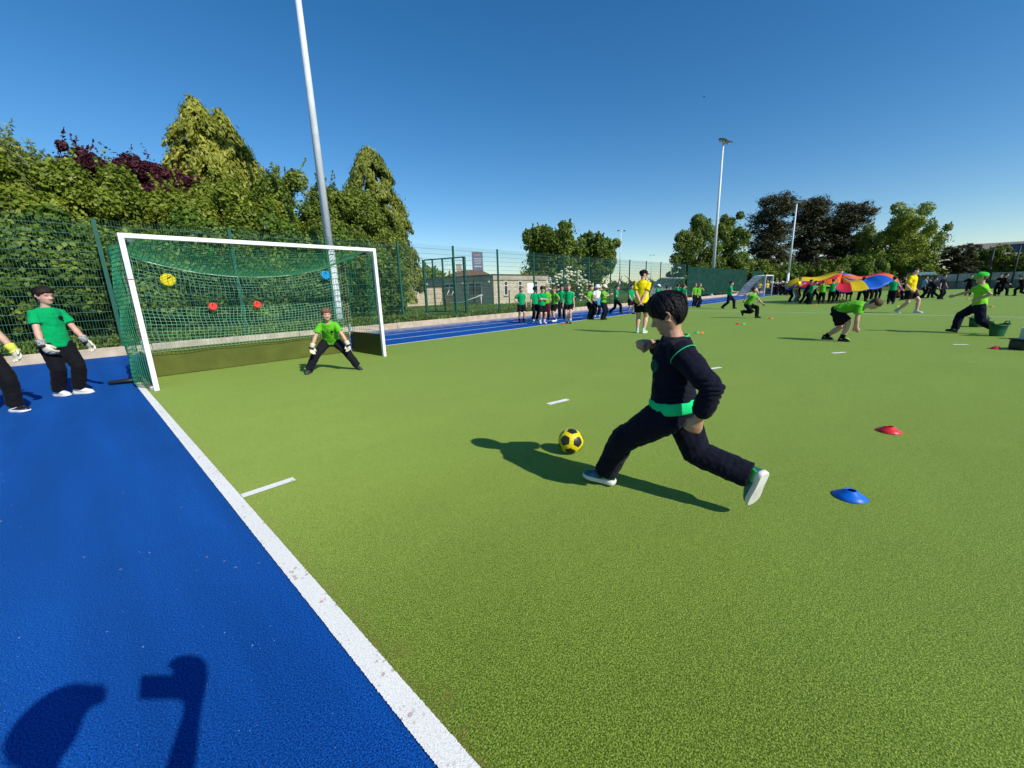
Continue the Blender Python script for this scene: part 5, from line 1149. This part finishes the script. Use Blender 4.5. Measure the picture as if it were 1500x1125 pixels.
    if hat:
        kind, hc = hat[0], F[hat[1]]
        def dome(t, a):
            p = head_pt(max(t, .60), a, 0); d = V((p.x, p.y, p.z-.05)).normalized(); return p+d*(.085 if t > .60 else .075)
        mb = MB(); head_mb(mb, TH, 32, 24, dome); cap = mb.build('cap' if kind == 'cap' else 'sun_hat', hc, body)
        mb = MB()
        if kind == 'cap':
            top_ = []; 
            for i in range(7):
                for j in range(11):
                    q = (j/10-.5)*2.3; rr = .44+.34*(i/6)*math.cos(q*.62)**.6; top_.append((rr*math.cos(q*.85), .40*math.sin(q)*(1+.12*i/6), .13-.10*(i/6)-.05*abs(math.sin(q))))
            vs = [TH @ V(p) for p in top_]+[TH @ V((p[0], p[1], p[2]-.03)) for p in top_]; fs = []
            for i in range(6):
                for j in range(10):
                    q = i*11+j; fs += [(q, q+1, q+12, q+11), (q+77+11, q+77+12, q+77+1, q+77)]
            for i in range(6): fs += [(i*11, (i+1)*11, (i+1)*11+77, i*11+77), (i*11+10, i*11+87, (i+1)*11+87, (i+1)*11+10)]
            for j in range(10): fs += [(66+j, 66+j+1, 143+j+1, 143+j)]
            mb.add(vs, fs, 0, True); mb.build('cap_peak', F[hat[2]] if len(hat) > 2 else hc, cap)
        else:
            vs = []; fs = []; n = 32
            for (r_, z) in ((.40, .10), (.47, .10), (.62, -.01), (.63, -.04), (.47, .06), (.40, .06)):
                for j in range(n):
                    q = 2*math.pi*j/n; vs.append(TH @ V((r_*math.cos(q)*1.12-.03, r_*math.sin(q), z)))
            for i in range(5):
                for j in range(n): fs.append((i*n+j, i*n+(j+1) % n, (i+1)*n+(j+1) % n, (i+1)*n+j))
            mb.add(vs, fs, 0, True); mb.build('hat_brim', hc, cap)
    if fit.get('glasses'):
        mb = MB()
        for s in (1, -1): mb.ball(TH @ V((.385, s*.15, .01)), (.03*hh, .10*hh, .07*hh), 6, M=hR)
        mb.tube([TH @ V((.36, .26, .03)), TH @ V((-.02, .37, .03))], .012*hh, 6); mb.tube([TH @ V((.36, -.26, .03)), TH @ V((-.02, -.37, .03))], .012*hh, 6); mb.build('sunglasses', M_black, body)
    if detail:
        for s in (1, -1):
            mb = MB(); c = V((.280, s*.140, .003)); r_ = .049; vs = []; fs = []; mi = []; n = 14
            mb.ball((0, 0, 0), r_, 10); vv = [V(v) for v in mb.v]; mb.v = [tuple(TH @ (v+c)) for v in vv]
            mb.mi = [1 if (sum((vv[i] for i in f), V())/len(f)).normalized().dot(V((.97, s*.10, -.05)).normalized()) > .90 else 0 for f in mb.f]; mb.build('eye', [M_eye, M_iris], body)
            mb = MB(); mb.loft([TH @ V((.372, s*.055, .088)), TH @ V((.368, s*.14, .105)), TH @ V((.315, s*.225, .088))], [(.010*hh, .018*hh), (.012*hh, .020*hh), (.006*hh, .010*hh)], 8); mb.build('eyebrow', HAIR[hs_[0]] if hs_ else HAIR['dark'], body)
    if fit.get('gloves'):
        for s, k in ((1, 'L'), (-1, 'R')):
            c, b = J['wr'+k], J['el'+k]; mb = MB(); hd = V(pose['hd'+k]) if 'hd'+k in pose else (c-b)
            hand(mb, c, hd, V(pose.get('pn'+k, (0, -s, 0))), fit.get('gs', .148)*kS, V(pose.get('th'+k, (1, 0, .2))), pose.get('cu'+k, .3), .9, 1.12)
            gl = solid('glove', mb, M_glove, vox*.8, body, 2)
            mb = MB(); d = (b-c).normalized(); mb.loft([c-d*.012*kS, c+d*.02*kS, c+d*.045*kS, c+d*.048*kS], [(.031*kS,)*2, (.030*kS,)*2, (.033*kS,)*2, (.026*kS,)*2], 12); mb.build('cuff', fit.get('cuff', M_cuff), gl)
            mb = MB(); mb.loft([c-d*.030*kS, c-d*.012*kS], [(.034*kS,)*2, (.034*kS,)*2], 12); mb.build('wrist_strap', fit.get('strap', M_cuffb), gl)
    return dict(o=body, J=J, TH=TH, N=N, P=Pv, lean=lean, sy=sy, hy=hy, front=front, kS=kS, spine=spine, shirt=shirt, legs=legs, hR=hR, hh=hh, bulk=bulk)
# ---- the boy about to kick (faces +Y; local x = +Y, local y = -X)
KX, KYY = 2.2, 0.9
def kl(x, y, z): return (y-KYY, -(x-KX), z)
pose = dict(abs=True, P=kl(2.20, .815, .575), lean=(.03, -.01, 1), hip=-8, tw=34, shr=-.04, curve=-.006, head=(14, 25, -4), HC=kl(2.19, .874, 1.112),
    FL=kl(2.175, 1.235, .062), FR=kl(2.325, .425, .245), knL=kl(2.13, 1.085, .350), knR=kl(2.295, .70, .318), KL=(1, .2, 0), KR=(1, 0, -.4),
    HL=kl(2.065, .635, .598), elL=kl(2.035, .575, .765), HR=kl(2.28, 1.00, .935), elR=kl(2.42, .93, .83),
    fyL=4, fpL=0, fyR=-27, fpR=74, frR=-4, cuL=1.0, cuR=1.05, pnL=(.5, -1, .1), thL=(1, -.3, -.1), pnR=(.1, .4, -1), thR=(0, 1, .25), hdL=(.35, -.05, -1), hdR=(.45, .85, .12), hem=.052)
navy_k = fabric('navy_fleece', (.0070, .0075, .0155), var=.12, bs=.25, sheen=.05)
k = person('boy in a navy sweatshirt with green waistband striding to kick the yellow ball', (KX, KYY), 90, 1.30, pose,
    dict(top=navy_k, long=True, collar=F['green'], collar_w=.55, bottom=navy_k, shoes=(SH['teal'], SH['sole'], SH['neon']), hair=('black', 'bowl', .070), skin='tan', lace=SH['neon'], fold=.011, loose=1.0, baggy=1.08, bulk=1.06, cuff_at=.87, hand=1.22, foot=1.14, head=1.06), vox=.0050, detail=1)
b, S_ = k['o'], 1.30
J_ = k['J']
ux = lambda a, b_: (J_[b_]-J_[a]).normalized()
wrinkle(k['shirt'], [(J_['elL'], ux('shL', 'wrL'), .075, .034, .0075), (J_['wrL'], ux('elL', 'wrL'), .060, .026, .006), (J_['elR'], ux('shR', 'elR'), .07, .03, .006), (J_['shL']+V((0, -.02, -.05)), V((0.3, .5, .8)).normalized(), .085, .040, .006), (k['spine'](.09)+k['sy']*.08*S_, k['lean'], .10, .032, .006), (k['spine'](.08)-k['sy']*.08*S_, k['lean'], .10, .034, .006), (k['spine'](.20)+k['front']*.08*S_, (k['lean']*.5+k['sy']).normalized(), .11, .05, .004)])
wrinkle(k['legs'], [(J_['knL'], ux('hipL', 'anL'), .085, .042, .0035), (J_['anL']+V((0, 0, .05)), ux('knL', 'anL'), .085, .032, .007), (J_['knR'], ux('hipR', 'anR'), .085, .040, .004), (J_['hipL'], ux('hipL', 'knL'), .10, .045, .0035), (J_['hipR'], ux('hipR', 'knR'), .10, .042, .004), (blend(J_['knR'], J_['anR'], .7), ux('knR', 'anR'), .09, .06, .0022)])
mb = MB(); rows = [(.002, .109, .090), (.010, .114, .094), (.050, .114, .094), (.060, .104, .086)]
mb.loft([k['spine'](r[0]) for r in rows], [(r[1]*S_, r[2]*S_) for r in rows], 28, sides=[k['hy']]*4); mb.build('waistband', F['green'], k['shirt'])
mb = MB(); c = k['spine'](.205)+k['front']*.0865*S_+k['sy']*.040*S_; nrm = (k['front']+k['sy']*.35).normalized()
sdv = k['lean'].cross(nrm).normalized()
for r_, h_ in ((.024, .004),):
    mb.loft([c-nrm*.012, c+nrm*.003], [(r_*S_, r_*S_*1.15)]*2, 20, side=sdv)
bd = mb.build('badge', mat('badge_green', (.008, .055, .035), .8), k['shirt'])
mb = MB(); rg = [c+nrm*.004+sdv*(.020*S_*math.cos(q))+k['lean']*(.023*S_*math.sin(q)) for q in [2*math.pi*i/20 for i in range(21)]]; mb.loft(rg, [(.0022, .0022)]*21, 6)
mb.loft([c+nrm*.005+sdv*.010*S_+k['lean']*.004*S_, c+nrm*.006+k['lean']*.009*S_, c+nrm*.005-sdv*.009*S_-k['lean']*.006*S_], [(.004, .002), (.006, .003), (.002, .002)], 8); mb.build('emblem', mat('emblem_thread', (.015, .16, .09), .8), bd)
for s, kk in ((1, 'L'), (-1, 'R')):     # shoulder piping
    a, e = k['J']['sh'+kk], k['J']['el'+kk]; d = (e-a).normalized(); p = a+d*.020*S_; q1 = d.orthogonal().normalized(); q2 = d.cross(q1); mb = MB()
    mb.loft([p+(q1*math.cos(t)+q2*math.sin(t))*.0560*S_ for t in [2*math.pi*i/24 for i in range(25)]], [(.0024, .0024)]*25, 6); mb.build('piping', F['green'], k['shirt'])

# ---- the goalkeeper
f0, f1 = G(455, 549), G(522, 539); mid = (f0+f1)/2; yw = math.degrees(math.atan2(-mid.y, -mid.x))-6
half = (f1-f0).length/2/1.28
pose = dict(P=(-.11, 0, .405), lean=(.62, .0, .83), FL=(.02, half, .045), FR=(.02, -half, .045), KL=(1, .4, 0), KR=(1, -.4, 0), fyL=28, fyR=-16, head=(18, 6, 0), HL=(.13, .235, .34), HR=(.13, -.225, .335), EL=(-.6, 1, .2), ER=(-.6, -1, .2),
    hdL=(.25, .05, -1), hdR=(.25, -.05, -1), pnL=(.9, -.4, 0), pnR=(.9, .4, 0), thL=(.3, -1, .2), thR=(.3, 1, .2), cuL=.30, cuR=.30, hip=0)
person('goalkeeper boy in a lime polo shirt crouching in the goal with pale gloves', (mid.x, mid.y), yw, 1.28, pose, dict(top='lime', bottom='charcoal', hair=('light', 'quiff', .07), skin='pink', gloves=True, gs=.125, cuff=M_glove, shoes=(SH['dgrey'], SH['blacksole'], None), fold=.012, baggy=1.05), vox=.0075, detail=1)
# ---- boy with gloves on the blue track
b0 = G(103, 578); 
pose = dict(P=(0, 0, .50), lean=(-.03, .02, 1), FL=(.05, .050, .045), FR=(-.05, -.050, .045), fyL=22, fyR=6, head=(12, 8, 3), HL=(.12, .185, .44), HR=(.12, -.15, .425), EL=(-1, .5, 0), ER=(-1, -.5, 0), hdL=(.45, .35, -1), hdR=(.45, .3, -.95), pnL=(.25, -1, -.2), pnR=(-.15, 1, -.2), thL=(1, .1, .35), thR=(1, .2, .2), cuL=.28, cuR=.42)
person('boy in an emerald polo shirt and white trainers waiting on the blue track', (b0.x, b0.y), -62, 1.50, pose, dict(top='emerald', bottom='black', hair=('dark', 'quiff', .055), skin='pink', gloves=True, shoes=(SH['white'], SH['sole'], None), fold=.010, baggy=1.05, hem=-.045, foot=1.12), vox=.0078, detail=1)
M_ycuff = mat('yellow_cuff', (.62, .62, .08), .6)
b0 = G(-6, 606)
pose = dict(P=(0, 0, .50), lean=(.02, .0, 1), FL=(.10, .07, .045), FR=(-.10, -.07, .045), fyL=6, fyR=-8, head=(15, 5, 0), HL=(.13, .165, .455), HR=(.05, -.18, .45), EL=(-1, .6, 0), hdL=(.55, -.05, -.9), pnL=(.3, -1, -.2), thL=(1, -.1, .3), cuL=.30, cuR=.3)
person('boy cut off by the left edge with a yellow cuff and black white-soled trainers', (b0.x, b0.y), -58, 1.50, pose, dict(top='emerald', bottom='black', hair=('brown', 'short', .06), skin='fair', gloves=True, cuff=M_ycuff, strap=M_ycuff, shoes=(SH['black'], SH['white'], None), mark=True, fold=.012, hem=-.035, foot=1.08), vox=.0078, detail=1)
# ---- the photographer, just behind the lens, whose shadow falls on the blue turf
ph_yaw = math.degrees(CAM_YAW); pc_ = V((0, 0, CAM_H)) - fw*.022
lo = V((-.36, -.36)); inv_l = Matrix.Rotation(-CAM_YAW, 3, 'Z')
def pl(v): return inv_l @ (V(v)-V((lo.x, lo.y, 0)))
hd_w = V((-.285, -.16, 1.43)); rh = CAM - fw*.045 + rt*.105 - up*.055
pose = dict(abs=True, P=tuple(pl((-.42, -.50, .82))), lean=tuple((inv_l @ (V((-.33, -.32, 1.30))-V((-.42, -.50, .82)))).normalized()), FL=tuple(pl((-.58, -.52, .07))), FR=tuple(pl((-.33, -.66, .07))), HC=tuple(pl(hd_w)), head=(8, 6, 0),
    HR=tuple(pl(rh)), ER=(-.3, -.8, -1), hdR=tuple(inv_l @ (up*.8+fw*.1)), pnR=tuple(inv_l @ (-rt)), thR=tuple(inv_l @ (-fw)), cuR=.5, HL=tuple(pl((-.72, -.42, .75))))
person('photographer in a cap standing behind the camera, known by the shadow on the blue turf', (lo.x, lo.y), ph_yaw, 1.56, pose, dict(top='navy', bottom='black', hair=('dark', 'short', .05), hat=('cap', 'black'), adult=True, skin='fair', bulk=.88, hand=1.3), vox=.013)
phn = empty('phone', (0, 0, CAM_H), 'phone held out in landscape by the photographer', 'phone')
Mx = Matrix(((rt.x, up.x, -fw.x, 0), (rt.y, up.y, -fw.y, 0), (rt.z, up.z, -fw.z, 0), (0, 0, 0, 1)))
mb = MB(); mb.box((-.100, -.062, .012), (.065, .016, .021), M=Mx); bevel(mb.build('phone_body', M_black, phn), .003)
mb = MB(); mb.box((-.095, -.058, .0213), (.060, .012, .0218), M=Mx); mb.build('screen', M_glass, phn)

# ---- everyone else
VX = .013
def yaw_from(p, rel):       # rel: 0 faces the camera, 90 faces image right, -90 image left, 180 faces away
    a = math.degrees(math.atan2(-p.y, -p.x)); return a+rel
def P_(px, py, rel, label, S, pose, fit, group=None, vox=None):
    p = G(px, py); d = p.length
    return person(label, (p.x, p.y, .006), yaw_from(p, rel), S, pose, fit, vox or (.011 if d < 16 else .014 if d < 28 else .019), group)
WG = 'children waiting along the track'
st_ = lambda **k: dict(dict(HL=(.03, .15, .47), HR=(.03, -.15, .47)), **k)
hips = dict(HR=(.02, -.105, .56), ER=(-.3, -1, 0)); hipl = dict(HL=(.02, .105, .56), EL=(-.3, 1, 0))
fold_arms = dict(HL=(.115, -.03, .67), HR=(.11, .04, .66), EL=(-.3, 1, -.6), ER=(-.3, -1, -.6), hdL=(.1, -1, .1), hdR=(.1, 1, .1))
wsh = (SH['white'], SH['sole'], None); bsh = (SH['black'], SH['blacksole'], None)
P_(764, 472, 12, 'emerald-shirted child in black shorts with one elbow out, leftmost of the waiting group', 1.44, st_(**hips, head=(30, 5, 0)), dict(top='emerald', shorts=True, hair=('light', 'short', .06), sock='black', skin='pink'), WG)
P_(783.5, 470, 30, 'child in a dark cap and long trousers half hidden in the waiting group', 1.42, st_(), dict(top='emerald', hair=('dark', 'short', .05), hat=('cap', 'black'), shoes=wsh, skin='pink'), WG)
P_(800.5, 469, 0, 'child in a lime shirt and maroon trousers half hidden behind the folded-arm child', 1.44, st_(), dict(top='lime', bottom='maroon', hair=('light', 'short', .06)), WG)
P_(794, 474, 25, 'child in an emerald shirt and black shorts with folded arms in the waiting group', 1.42, st_(**fold_arms, head=(10, 12, 0)), dict(top='emerald', shorts=True, hair=('dark', 'fringe', .06), sock='white', shoes=wsh), WG)
P_(813, 471, -55, 'child in a lime shirt and black shorts turned left with a hand on the hip', 1.40, st_(**hipl, FL=(.06, .06, .045), FR=(-.06, -.06, .045)), dict(top='lime', shorts=True, hair=('ginger', 'short', .06), sock='black', shoes=wsh), WG)
P_(823, 467, 0, 'person in sunglasses, emerald shirt and long navy trousers in the waiting group', 1.46, st_(**hips), dict(top='emerald', bottom='navy', hair=('dark', 'short', .06), glasses=True), WG)
P_(833, 474, -8, 'girl in an emerald shirt, short black shorts and white socks by the red cone', 1.46, st_(FL=(.02, .045, .045), FR=(-.02, -.045, .045)), dict(top='emerald', shorts=True, slen=.55, hair=('light', 'short', .06, 'long'), sock='white', sockh=.42, skin='pink', bulk=.94), WG)
TG = 'children taking turns on the track'
P_(863.5, 468, 60, 'child in a lime shirt and wide black trousers facing right', 1.42, st_(HL=(.10, .13, .52), HR=(.10, -.13, .52)), dict(top='lime', hair=('brown', 'short', .06), baggy=1.25), TG)
wh = P_(873.5, 464, 25, 'child in a white sun hat and white T-shirt holding a blue bib', 1.45, st_(HL=(.13, .06, .55), HR=(.14, -.05, .56), EL=(-.6, 1, -.5), ER=(-.6, -1, -.5)), dict(top='white', bottom='navy', hair=('brown', 'short', .05), hat=('sun', 'white'), shoes=wsh), TG)
P_(883, 468.5, 62, 'child in a yellow and white cap and lime shirt clapping towards the right', 1.42, st_(HL=(.22, .04, .72), HR=(.22, -.03, .71), EL=(-.2, 1, -.8), ER=(-.2, -1, -.8), hdL=(1, 0, .5), hdR=(1, 0, .5)), dict(top='lime', bottom='navy', hair=('light', 'short', .06), hat=('cap', 'white', 'yellow'), shoes=bsh), TG)
walk = dict(FL=(.17, .05, .05), FR=(-.20, -.05, .075), fpR=28, P=(0, 0, .485), HL=(-.06, .15, .49), HR=(.14, -.14, .52))
P_(902, 459.5, 80, 'child in an emerald shirt and dark trousers striding right along the track', 1.42, dict(walk), dict(top='emerald', bottom='black', hair=('brown', 'short', .06)), TG)
P_(923, 460, 45, 'child in an emerald shirt and dark shorts carrying something low, left of the coach', 1.42, dict(st_(HL=(.12, .10, .50), HR=(.12, -.10, .50)), FL=(.08, .05, .045), FR=(-.07, -.05, .045)), dict(top='emerald', bottom='navy', shorts=True, hair=('dark', 'short', .06)), TG)
P_(962, 452, 75, 'child in a white hat and emerald shirt standing right of the coach', 1.42, st_(HL=(.14, .02, .74), EL=(-.2, 1, -.8)), dict(top='emerald', hair=('dark', 'short', .05), hat=('cap', 'white')), TG)
P_(975, 452, 130, 'dark-haired child in an emerald shirt just above the kicker\'s hair', 1.30, st_(), dict(top='emerald', hair=('dark', 'fringe', .07), skin='tan'), TG)
P_(991, 451, 165, 'child in an emerald shirt turned away beside the arched shelter, left of a pair', 1.42, st_(), dict(top='emerald', hair=('brown', 'short', .06)), TG)
P_(999.5, 451, 150, 'child in an emerald shirt turned away beside the arched shelter, right of a pair', 1.38, st_(), dict(top='emerald', hair=('ginger', 'short', .06)), TG)
P_(1016, 449, 40, 'child in a lime shirt and black trousers half behind the pointing child', 1.42, st_(), dict(top='lime', hair=('light', 'short', .06)), TG)
P_(1022, 450.5, 65, 'child in a lime shirt and black trousers raising a hand to the face', 1.40, st_(HL=(.12, .02, .80), EL=(.3, 1, -.8)), dict(top='lime', bottom='black', hair=('light', 'short', .06)), TG)
P_(1067, 452.5, 82, 'child in an emerald shirt and navy trousers walking right with arms held out', 1.46, dict(walk, HL=(.20, .09, .60), HR=(.22, -.09, .60), EL=(-.5, .6, -1), ER=(-.5, -.6, -1)), dict(top='emerald', bottom='navy', hair=('dark', 'short', .06)))
P_(1100, 466, 75, 'child in a lime shirt and black trousers crouching low while running', 1.42, dict(P=(-.12, 0, .36), lean=(.50, 0, .86), FL=(.12, .05, .045), FR=(-.20, -.05, .17), KR=(1, 0, -.2), fpR=65, HL=(.30, .10, .28), HR=(-.16, -.16, .48), head=(10, -25, 0), EL=(-1, .4, 0)), dict(top='lime', bottom='black', hair=('brown', 'short', .06)))
# coach from behind
P_(938, 488, 168, 'coach in a yellow T-shirt, black shorts and black cap with hands clasped behind the back', 1.76, dict(HL=(-.095, .012, .505), HR=(-.100, -.015, .495), EL=(-.6, 1, .2), ER=(-.6, -1, .2), hdL=(-.1, -.5, -1), hdR=(-.1, .5, -1), head=(-62, 0, 0), FL=(.02, .05, .045), FR=(.0, -.05, .045), fyR=-14), dict(top='yellow', shorts=True, slen=.62, fold=.006, hair=('dark', 'short', .04), hat=('cap', 'black'), adult=True, skin='pink', shoes=(SH['mint'], SH['sole'], None), hem=-.03, bulk=1.02), vox=.0105)
# bending child
P_(1222, 499, 78, 'child in a lime shirt and black shorts bending right over to reach the turf', 1.44, dict(P=(-.02, 0, .44), lean=(.93, 0, .22), curve=.03, FL=(-.13, .06, .045), FR=(.10, -.06, .045), KL=(1, 0, 0), KR=(1, 0, 0), HL=(.20, .07, .18), HR=(.26, -.07, .10), EL=(-1, .3, 0), ER=(-1, -.3, 0), head=(0, 62, 0), hdL=(0, 0, -1), hdR=(.1, 0, -1)), dict(top='lime', shorts=True, slen=.88, hair=('brown', 'short', .06), sock='black', sockh=.25, bulk=1.08, skin='pink'), vox=.0105)
# running child with cap
q0, q1 = G(1405, 488), G(1446, 489); pm = (q0+q1)/2
person('child in a lime cap and lime shirt striding left among the green tubs', (pm.x, pm.y, .006), yaw_from(pm, -88), 1.42, dict(P=(0, 0, .455), lean=(.06, 0, 1), FR=(.21, -.05, .05), FL=(-.245, .05, .075), fpL=34, fpR=-6, HR=(.29, -.17, .60), ER=(-.3, -.5, -1), HL=(.03, .13, .55), EL=(-1, .5, -.2), head=(0, 8, 0)), dict(top='bright', bottom='navy', hair=('light', 'short', .06), hat=('cap', 'limecap'), baggy=1.12, sock='white', sockh=.12), .0105)
P_(1327, 458.5, 70, 'man in a yellow T-shirt and black shorts walking right in front of the parachute', 1.74, dict(walk, FL=(.15, .05, .045), FR=(-.14, -.05, .06), HL=(.05, .13, .5), HR=(.06, -.13, .5), head=(25, 5, 0)), dict(top='yellow', shorts=True, slen=.7, hair=('dark', 'short', .05), adult=True, skin='pink', shoes=(SH['pale'], SH['sole'], None)))
# around the parachute
PG = 'children and helpers holding the parachute'
up2 = dict(HL=(.14, .10, 1.0), HR=(.14, -.10, 1.0), EL=(0, 1, -.3), ER=(0, -1, -.3), hdL=(.3, 0, 1), hdR=(.3, 0, 1))
fwd = dict(HL=(.25, .08, .70), HR=(.25, -.08, .70), EL=(-.2, .5, -1), ER=(-.2, -.5, -1))
lf = dict(lean=(.30, 0, .95))
P_(1163, 444, 75, 'helper in a yellow T-shirt and grey jeans at the left end of the parachute', 1.68, dict(fwd, **lf), dict(top='yellow', bottom='denim', hair=('light', 'short', .05), adult=True, shoes=(SH['pale'], SH['sole'], None)), PG)
P_(1156, 442, 80, 'dark-dressed pupil behind the helper in grey jeans', 1.5, dict(fwd), dict(top='navy', long=True, hair=('dark', 'short', .06)), PG)
P_(1167.5, 441, 85, 'pupil in navy between the helper and the leaning child', 1.45, dict(fwd), dict(top='navy', long=True, bottom='navy', hair=('brown', 'short', .06)), PG)
P_(1178, 445, 70, 'pupil in a dark top leaning forward, left of the bending emerald child', 1.46, dict(fwd, lean=(.4, 0, .9), FR=(-.15, -.06, .05)), dict(top='navy', long=True, hair=('brown', 'short', .06)), PG)
P_(1184, 446, 60, 'child in an emerald shirt bending under the purple panel of the parachute', 1.40, dict(fwd, lean=(.5, 0, .85)), dict(top='emerald', hair=('dark', 'short', .06)), PG)
P_(1191, 440, 100, 'dark-dressed child running under the left of the parachute', 1.38, dict(walk), dict(top='navy', bottom='black', hair=('dark', 'short', .06)), PG)
P_(1202, 445.5, 175, 'child in a lime shirt seen from behind at the orange panel', 1.36, dict(up2, HL=(.16, .10, .78), HR=(.16, -.10, .78)), dict(top='lime', hair=('light', 'short', .06)), PG)
P_(1216, 445, 170, 'child in an emerald shirt reaching one arm up at the red panel', 1.42, dict(up2, HL=(.16, .10, .75)), dict(top='emerald', hair=('brown', 'short', .06)), PG)
P_(1222.5, 441, 150, 'dark-dressed child just right of the child reaching up', 1.42, dict(fwd), dict(top='navy', long=True, hair=('dark', 'short', .06)), PG)
P_(1232, 439.5, 20, 'child with bare legs on the far side under the red panel', 1.38, dict(up2), dict(top='maroon', shorts=True, hair=('light', 'short', .06), skin='pink', sock='white'), PG)
P_(1242, 441, 178, 'child in an emerald shirt and black shorts with both arms raised under the yellow panel', 1.46, dict(up2), dict(top='emerald', shorts=True, slen=.9, hair=('dark', 'short', .06), skin='brown'), PG)
P_(1260, 443.5, 172, 'pupil in a grey-blue top and dark trousers stepping sideways at the blue panel', 1.48, dict(fwd, FL=(.02, .10, .045), FR=(-.02, -.16, .05)), dict(top='blue', bottom='black', hair=('dark', 'short', .06)), PG)
for px, py, lb in ((1272, 439, 'dark-legged child on the far side, left of three under the blue panel'), (1279, 438, 'dark-legged child on the far side, middle of three under the blue panel'), (1285, 437, 'dark-legged child on the far side, right of three under the blue panel')):
    P_(px, py, 10, lb, 1.42, dict(up2), dict(top='navy', hair=('dark', 'short', .06)), PG)
P_(1304, 445.5, 178, 'child in an emerald shirt and dark trousers at the right end of the parachute', 1.44, dict(fwd), dict(top='emerald', bottom='navy', hair=('dark', 'short', .06)), PG)
P_(1310, 441, -60, 'child crouching beside the low right end of the parachute', 1.36, dict(P=(-.12, 0, .20), lean=(.5, 0, .85), FL=(.06, .07, .045), FR=(.06, -.07, .045), HL=(.24, .08, .25), HR=(.24, -.08, .25)), dict(top='maroon', bottom='black', hair=('dark', 'short', .06), skin='tan'), PG)
P_(1322, 440, -70, 'person in dark clothes close behind the man in yellow', 1.5, dict(fwd), dict(top='black', hair=('dark', 'short', .06), skin='pink'), PG)
# behind the far goal and along the far track
P_(1110.5, 433, 15, 'helper in a yellow T-shirt standing inside the far football goal', 1.66, st_(**fold_arms), dict(top='yellow', bottom='black', shorts=True, hair=('dark', 'short', .05), adult=True, skin='pink'), 'helpers by the far goal')
P_(1122, 432.5, 30, 'helper in a yellow top and yellow cap right of the far goal', 1.62, st_(), dict(top='yellow', bottom='black', hair=('dark', 'short', .05), hat=('cap', 'yellow'), adult=True), 'helpers by the far goal')
c1 = P_(1130, 432.5, 5, 'dark-dressed pupil waiting in the crowd by the far track', 1.5, st_(**fold_arms), dict(top='navy', long=True, hair=('dark', 'short', .06), hat=('cap', 'white')), 'dark crowd by the far track')
c2 = P_(1134, 431.8, -30, 'dark-dressed pupil waiting in the crowd by the far track', 1.5, st_(), dict(top='black', long=True, hair=('brown', 'short', .06)), 'dark crowd by the far track')
src = [c1['o'], c2['o']]
for i, (px, py) in enumerate(((1137.5, 432.3), (1140.5, 431.3), (1143, 432.6), (1146, 431.6), (1149, 432.5), (1152, 431.6), (1126.5, 431.2), (1154.5, 432.8), (1132, 430.8), (1145, 430.6))):
    o = copy_tree(src[i % 2]); q = G(px, py); o.location = (q.x, q.y, .006); o.rotation_euler = (0, 0, R(yaw_from(q, (i*67) % 140-70))); o.scale = (1, 1, .94+.03*(i % 4))
DG = 'dark-dressed pupils at the far end'
P_(1350, 437, 100, 'pupil in a pale blue top standing near the scoreboard hut', 1.45, st_(), dict(top='blue', bottom='navy', hair=('brown', 'short', .06)), DG)
P_(1357, 436.5, 80, 'dark-dressed pupil stooping forward, left of a pair near the hut', 1.45, dict(walk, lean=(.5, 0, .85)), dict(top='navy', long=True, hair=('dark', 'short', .06)), DG)
P_(1366, 437, -80, 'dark-dressed pupil stooping forward, right of a pair near the hut', 1.45, dict(walk, lean=(.55, 0, .85)), dict(top='navy', long=True, hair=('dark', 'short', .06)), DG)
P_(1376, 438.5, 60, 'dark-dressed pupil standing upright right of the stooping pair', 1.5, st_(HL=(.05, .2, .5)), dict(top='navy', bottom='navy', hair=('dark', 'short', .06)), DG)
P_(1417, 433, 0, 'dark-dressed pupil far behind the green cap', 1.48, st_(HL=(.05, .22, .62), HR=(.05, -.22, .62)), dict(top='black', long=True, hair=('dark', 'short', .06)), DG)
P_(1460, 433, -20, 'dark-dressed pupil with bare forearms, left of a far pair right of the green cap', 1.46, st_(**fold_arms), dict(top='navy', hair=('brown', 'short', .06), skin='pink'), DG)
P_(1466, 433.5, 100, 'dark-dressed pupil with a pale waistband, right of a far pair', 1.5, dict(walk), dict(top='black', long=True, hair=('dark', 'short', .06)), DG)
P_(1495, 433.5, -85, 'dark-dressed pupil running in a crouch at the far right edge', 1.46, dict(walk, lean=(.35, 0, .93), P=(0, 0, .42)), dict(top='black', hair=('dark', 'short', .06)), DG)
# the blue bib held by the child in the white hat
o = wh['o']; Jw = wh['J']; c = (Jw['wrL']+Jw['wrR'])/2; mb = MB(); vs = []; fs = []
for i in range(7):
    for j in range(7):
        vs.append(c+V((.05+.02*math.sin(j*1.7+i), (j/6-.5)*(.22-.06*i/6), .06-.34*i/6+.02*math.cos(j*2.1))))
for i in range(6):
    for j in range(6): fs.append((i*7+j, i*7+j+1, (i+1)*7+j+1, (i+1)*7+j))
mb.add(vs, fs, 0, True); bib = mb.build('sports_bib', F['cyan']); bib.location = o.location; bib.rotation_euler = o.rotation_euler; bib.modifiers.new('t', 'SOLIDIFY').thickness = .012
tag(bib, 'bright blue bib held by the child in the white sun hat', 'bib')
bpy.data.scenes.remove(_tmp)
# tidy: no object positions left unevaluated
bpy.context.view_layer.update()
